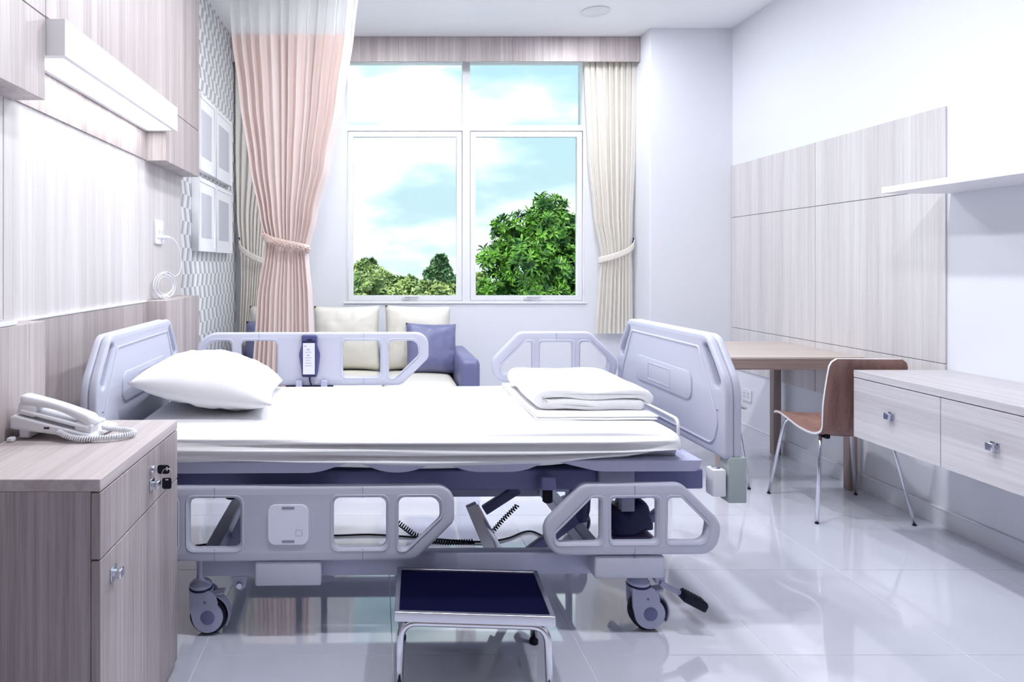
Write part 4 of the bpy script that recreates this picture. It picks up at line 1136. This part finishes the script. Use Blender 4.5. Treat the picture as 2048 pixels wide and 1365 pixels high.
b = puffy(-.86, 1.005, 2.208, 3.115, .556, .678, .052, (120, 44, 30), mfold)
o = b.build('mattress', M['sheet'], None, 180); o.data.transform(ROT); tag(top(o), 'mattress in a white fitted sheet on the hospital bed', 'mattress')

# flat folded sheet
def wv(co, n_):
    return co + Vector((0, 0, .0025 * noise.noise(Vector((co.x * 7, co.y * 7, 1))))) + Vector((.004 * noise.noise(Vector((co.x * 4, co.y * 6, 3))), .005 * noise.noise(Vector((co.x * 6, co.y * 4, 5))), 0))
r = empty('folded_sheet', (.78, 2.72, .679)); tag(r, 'flat folded white sheet lying under the thicker blanket', 'linen')
puffy(.560, .985, 2.385, 3.07, .6795, .6865, .0034, (26, 30, 4), wv).build('lower_fold', M['sheet'], r, 180)
puffy(.563, .992, 2.392, 3.07, .6870, .6940, .0034, (26, 30, 4), wv).build('upper_fold', M['sheet'], r, 180)
# thick folded blanket: strip profile folded over on its left
th = .040
def strip(pts, th, y0, y1, name, m, parent, ny=36, seed=0, cap=.012):
    """cloth of thickness th: closed profile around a centre line in xz, extruded along y with rounded ends"""
    pts = [Vector((p[0], p[1])) for p in pts]; n = len(pts); L_, R_ = [], []
    for i in range(n):
        t = (pts[min(i + 1, n - 1)] - pts[max(i - 1, 0)]).normalized(); nr = Vector((-t.y, t.x))
        L_.append(pts[i] + nr * th / 2); R_.append(pts[i] - nr * th / 2)
    def capend(c, d_, a):  # half circle
        return [c + Vector((math.cos(a + PI / 2 - PI * k / 8), math.sin(a + PI / 2 - PI * k / 8))) * th / 2 for k in range(1, 8)]
    t1 = (pts[-1] - pts[-2]).normalized(); t0 = (pts[0] - pts[1]).normalized()
    loop = L_ + capend(pts[-1], t1, math.atan2(t1.y, t1.x)) + R_[::-1] + capend(pts[0], t0, math.atan2(t0.y, t0.x))
    b = B(); rows = []
    cen = pts
    near = []
    for q in loop:
        bi = min(range(n), key=lambda i: (pts[i] - q).length_squared); near.append(pts[bi])
    for j in range(-3, ny + 4):
        if j < 0: ins = 1 - math.sqrt(max(0, 1 - ((-j) / 3) ** 2)); y_ = y0 + cap * (1 - math.sin(PI / 2 * (-j) / 3)); sc = math.cos(PI / 2 * (-j) / 3.0)
        elif j > ny: q = (j - ny) / 3; y_ = y1 - cap * (1 - math.sin(PI / 2 * q)); sc = math.cos(PI / 2 * q)
        else: y_ = lerp(y0 + cap, y1 - cap, j / ny); sc = 1
        sc = max(sc, .25)
        row = []
        for q, c in zip(loop, near):
            p = c + (q - c) * sc
            nx_ = .006 * noise.noise(Vector((p.x * 9, y_ * 7, p.y * 9 + seed))); nz_ = .005 * noise.noise(Vector((p.x * 8, y_ * 6, p.y * 5 + seed + 9)))
            ny_ = .010 * noise.noise(Vector((p.x * 6, seed + 3, p.y * 10)))
            row.append(b.bm.verts.new((p.x + nx_, y_ + ny_, p.y + nz_)))
        rows.append(row)
    m_ = len(loop)
    for a, c in zip(rows, rows[1:]):
        for k in range(m_): b.bm.faces.new((a[k], a[(k + 1) % m_], c[(k + 1) % m_], c[k]))
    b.bm.faces.new(rows[0]); b.bm.faces.new(rows[-1])
    return b.build(name, m, parent, 180)
zb0 = .716
cl = [(.955 - k * .03, zb0 + .0015 * math.sin(k)) for k in range(12)]
cl += [(.612 - .020 * math.sin(a), zb0 + .0195 - .0195 * math.cos(a)) for a in [PI * k / 8 for k in range(1, 8)]]
cl += [(.612 + k * .031, zb0 + .040 + .003 * math.sin(k * .8)) for k in range(12)] + [(.980, zb0 + .034), (.990, zb0 + .022)]
o = strip(cl, .0385, 2.475, 2.985, 'folded_blanket', M['blanket'], None, seed=4)
tag(top(o), 'thick folded white blanket at the foot of the mattress', 'blanket')

# pillow
def pillow():
    b = B(); n = 40; w_, h_, t_ = .50, .66, .205
    def surf(sg):
        def fn(u, v):
            a, c = 2 * u - 1, 2 * v - 1
            e_ = max(0.0, 1 - abs(a) ** 2.2) * max(0.0, 1 - abs(c) ** 2.4)
            th = t_ / 2 * e_ ** .5 * (1.12 if sg > 0 else .78)
            x_ = a * w_ / 2 * (1 - .07 * (1 - c * c)); y_ = c * h_ / 2 * (1 - .05 * (1 - a * a))
            wr_ = .012 * e_ ** .5 * noise.noise(Vector((a * 1.7, c * 1.7, 3.0 * sg))) + .006 * e_ ** .4 * noise.noise(Vector((a * 5.5, c * 4.5, 9)))
            rim = .005 * noise.noise(Vector((a * 7, c * 7, 2.0 + sg))) * (1 - e_) * e_ * 4
            return Vector((x_, y_, sg * (th) + wr_ + rim))
        return fn
    b.grid(surf(1), n, n); b.grid(surf(-1), n, n)
    return b.build('pillow', M['sheet'], None, 180, weld=.0006)
o = pillow()
o.data.transform(Matrix.Rotation(R(4), 4, 'Z') @ Matrix.Rotation(R(9.5), 4, 'Y') @ Matrix.Rotation(R(-2), 4, 'X'))
zmin = min(v.co.z for v in o.data.vertices)
o.location = (-.635, 2.685, .763); tag(o, 'plump white pillow at the head of the bed', 'pillow')

# ------------------------------------------------------------------ footstool
r = empty('step_stool', (0, 0, 0)); tag(r, 'chrome step stool with dark navy mat in front of the bed', 'stool')
wS, dS_, hS = .455, .296, .230
link_mesh('rim', plate_mesh([rrect(-wS / 2, wS / 2, -dS_ / 2, dS_ / 2, .003), rrect(-wS / 2 + .014, wS / 2 - .014, -dS_ / 2 + .014, dS_ / 2 - .014, .002)], .028, .002, 'xy', hS - .014), M['steel'], r, None)
B().box(-wS / 2 + .0135, wS / 2 - .0135, -dS_ / 2 + .0135, dS_ / 2 - .0135, hS - .018, hS - .006).build('mat', M['step'], r, None)
for sy in (-1, 1):
    yy = sy * (dS_ / 2 - .026)
    pth = smoothpath([(-wS / 2 + .014, yy * 1.10, .008), (-wS / 2 + .018, yy, hS - .040), (wS / 2 - .018, yy, hS - .040), (wS / 2 - .014, yy * 1.10, .008)], .05, 8)
    B().tube(pth, .0115, 14).build('leg_hoop', M['chrome'], r, 180)
    for sx in (-1, 1):
        B().lathe([(.012, 0), (.0145, .002), (.0145, .013), (.0122, .015)], (sx * (wS / 2 - .014), yy * 1.10, .0), 'z', 16).build('foot_cap', M['black'], r, 50)
r.location = (.287, 2.084, 0); r.rotation_euler = (0, 0, R(-3.5))

# ------------------------------------------------------------------ ceiling lights; all but the first are unseen, added to brighten the room
M['lens'] = mat('lit_lens', (.9, .9, .9), .4, emit=((1, 1, 1), 2.0))
spots = [(1.52, 4.74), (.15, 4.40), (1.15, 3.05), (.0, 3.05), (1.15, 1.62), (.1, 1.62)]
ll = ['recessed ceiling light near the window, left of the wall corner', 'added unseen ceiling light above the sofa', 'added unseen ceiling light between bed and desk', 'added unseen ceiling light above the bed',
      'added unseen ceiling light in front of the console', 'added unseen ceiling light in front of the bed', 'added unseen ceiling light behind the viewer on the right', 'added unseen ceiling light behind the viewer on the left']
dim = [.55, .9, 1.0, .9, .85, .9]
for (x_, y_), lb, dm in zip(spots, ll, dim):
    r = empty('ceiling_light', (x_, y_, ZC)); tag(r, lb, 'ceiling light', 'recessed ceiling lights')
    B().lathe([(.070, -.001), (.098, -.001), (.100, -.006), (.094, -.010), (.078, -.012), (.070, -.006)], (x_, y_, ZC), 'z', 32).build('trim_ring', M['white'], r, 40)
    B().lathe([(.001, -.004), (.070, -.004), (.071, -.002), (.001, -.002)], (x_, y_, ZC), 'z', 24).build('lens', M['lens'], r, 40)
    la = bpy.data.lights.new('ceiling_light_bulb', 'AREA'); la.shape = 'DISK'; la.size = .15; la.energy = LAMP_W * dm; la.color = (.93, .95, 1.0)
    lo = bpy.data.objects.new('ceiling_light_bulb', la); C.objects.link(lo); lo.parent = r; lo.location = (0, 0, -.016)

# ------------------------------------------------------------------ outdoors
ZG = -3.6
o = B().box(-60, 60, YB + .6, 110, ZG - .2, ZG).build('ground', M['bounce_ground'], None, None); st(o)
def leaf_mesh(clusters, leaf_len, leaf_w, nleaf, m, name, parent, rng, droop=.2):
    vs, fs = [], []
    for c, nrm, sc in clusters:
        up = nrm.normalized(); a = up.orthogonal().normalized(); b_ = up.cross(a)
        for k in range(nleaf):
            an = 2 * PI * (k + rng.random() * .6) / nleaf; el = rng.uniform(.15, .95)
            d_ = ((a * math.cos(an) + b_ * math.sin(an)) * math.cos(el) + up * math.sin(el)).normalized()
            side = d_.cross(up); side = side.normalized() if side.length > 1e-3 else a
            nn = side.cross(d_)
            l_ = leaf_len * sc * rng.uniform(.75, 1.2); w_ = leaf_w * sc
            i = len(vs)
            vs += [c + d_ * l_ * .05, c + d_ * l_ * .55 + side * w_ - nn * w_ * .15, c + d_ * l_ * 1.0 - up * l_ * droop, c + d_ * l_ * .55 - side * w_ - nn * w_ * .15]
            fs += [(i, i + 1, i + 2), (i, i + 2, i + 3)]
    me = bpy.data.meshes.new(name); me.from_pydata([tuple(v) for v in vs], [], fs)
    o = link_mesh(name, me, m, parent, None); o['kind'] = 'stuff'
    return o
def tree(name, label, base, blobs, ncl, leaf_len, leaf_w, nleaf, m, seed, trunk_r=.12, group=None):
    rng = random.Random(seed); r = empty(name, base); tag(r, label, 'tree', group)
    cl_ = []
    tot = sum(b_[1] ** 2 for b_ in blobs)
    for c, rad in blobs:
        c = Vector(c)
        for k in range(int(ncl * rad ** 2 / tot)):
            d_ = Vector((rng.gauss(0, 1), rng.gauss(0, 1), rng.gauss(0, 1))).normalized()
            if d_.y > .45: continue
            q = rad * (rng.uniform(.72, 1.05) if rng.random() < .8 else rng.uniform(.3, .8))
            cl_.append((c + Vector((d_.x, d_.y, d_.z * .95)) * q, (d_ + Vector((0, 0, .35)) + Vector((rng.uniform(-.3, .3), rng.uniform(-.3, .3), rng.uniform(-.3, .3)))), rng.uniform(.8, 1.2)))
    leaf_mesh(cl_, leaf_len, leaf_w, nleaf, m, 'foliage', r, rng)
    b0 = Vector(base); main = Vector(blobs[0][0])
    B().tube([b0, b0.lerp(main, .45) + Vector((.08, 0, 0)), b0.lerp(main, .8), main], [trunk_r, trunk_r * .8, trunk_r * .6, trunk_r * .3], 9).build('trunk', M['bark'], r, 180)
    for c, rad in blobs[1:]:
        st0 = b0.lerp(main, .75); c = Vector(c)
        B().tube([st0, st0.lerp(c, .5) + Vector((0, 0, -.1)), c], [trunk_r * .5, trunk_r * .35, trunk_r * .12], 7).build('branch', M['bark'], r, 180)
    return r
D1 = 13.0
def t1(x, y, d=D1): return (px(x, d), d, pz(y, d))
rr = random.Random(5)
blobs = []
for x_, y_, rp_ in ((1110, 470, 52), (1105, 415, 32), (1060, 455, 38), (1030, 490, 38), (1012, 455, 22), (1000, 520, 34), (1050, 530, 48), (1120, 540, 55), (1170, 480, 55), (1190, 560, 60), (1010, 575, 42), (1075, 590, 48), (975, 585, 26), (1140, 620, 60), (1040, 640, 60)):
    p = t1(x_, y_); blobs.append(((p[0], p[1] + rr.uniform(-.25, .5), p[2]), rp_ * D1 / F))
tree('broadleaf_tree', 'large bright green broadleaf tree close outside the right window pane', (px(1110, D1), D1 + .4, ZG), blobs, 2600, .17, .026, 9, M['leaf'], 2, .13)
D2 = 24.0
def t2(x, y, d=D2): return (px(x, d), d, pz(y, d))
def far_tree(label, pts, base, d, n, m, seed, ll=.22, lw=.05):
    bl = [((px(x_, d), d + random.Random(seed + i).uniform(-.4, .4), pz(y_, d)), rp_ * d / F) for i, (x_, y_, rp_) in enumerate(pts)]
    tree('far_tree', label, (px(base, d), d + .3, ZG), bl, n, ll, lw, 6, m, seed, .10, 'trees far beyond the window')
far_tree('sparse tree at the left edge of the left pane', [(722, 565, 26), (740, 528, 9), (728, 540, 14), (712, 548, 16), (755, 550, 14), (700, 590, 26), (745, 590, 24), (720, 610, 30)], 722, 23, 1300, M['leaf_far'], 21)
far_tree('broad rounded treetop in the middle of the left pane', [(800, 580, 24), (775, 568, 18), (820, 572, 16), (845, 590, 20), (790, 600, 30), (830, 610, 30)], 800, 25, 1500, M['leaf_far'], 22)
far_tree('tall slender dark tree behind the right of the left pane', [(880, 530, 14), (872, 545, 12), (888, 543, 12), (880, 558, 11), (858, 548, 8), (880, 520, 8), (902, 565, 14), (900, 585, 14)], 880, 30, 1200, M['leaf_dark'], 23, .24, .06)
far_tree('pale low treetop at the lower right of the left pane', [(890, 590, 20), (870, 582, 14), (912, 592, 20), (860, 602, 22), (935, 590, 22), (900, 615, 30), (850, 572, 9)], 890, 22, 1300, M['leaf_far'], 24)
far_tree('yellow-green treetop left of the large tree', [(965, 580, 14), (958, 560, 8), (985, 592, 18), (950, 600, 20)], 965, 20, 500, M['leaf_far'], 25)
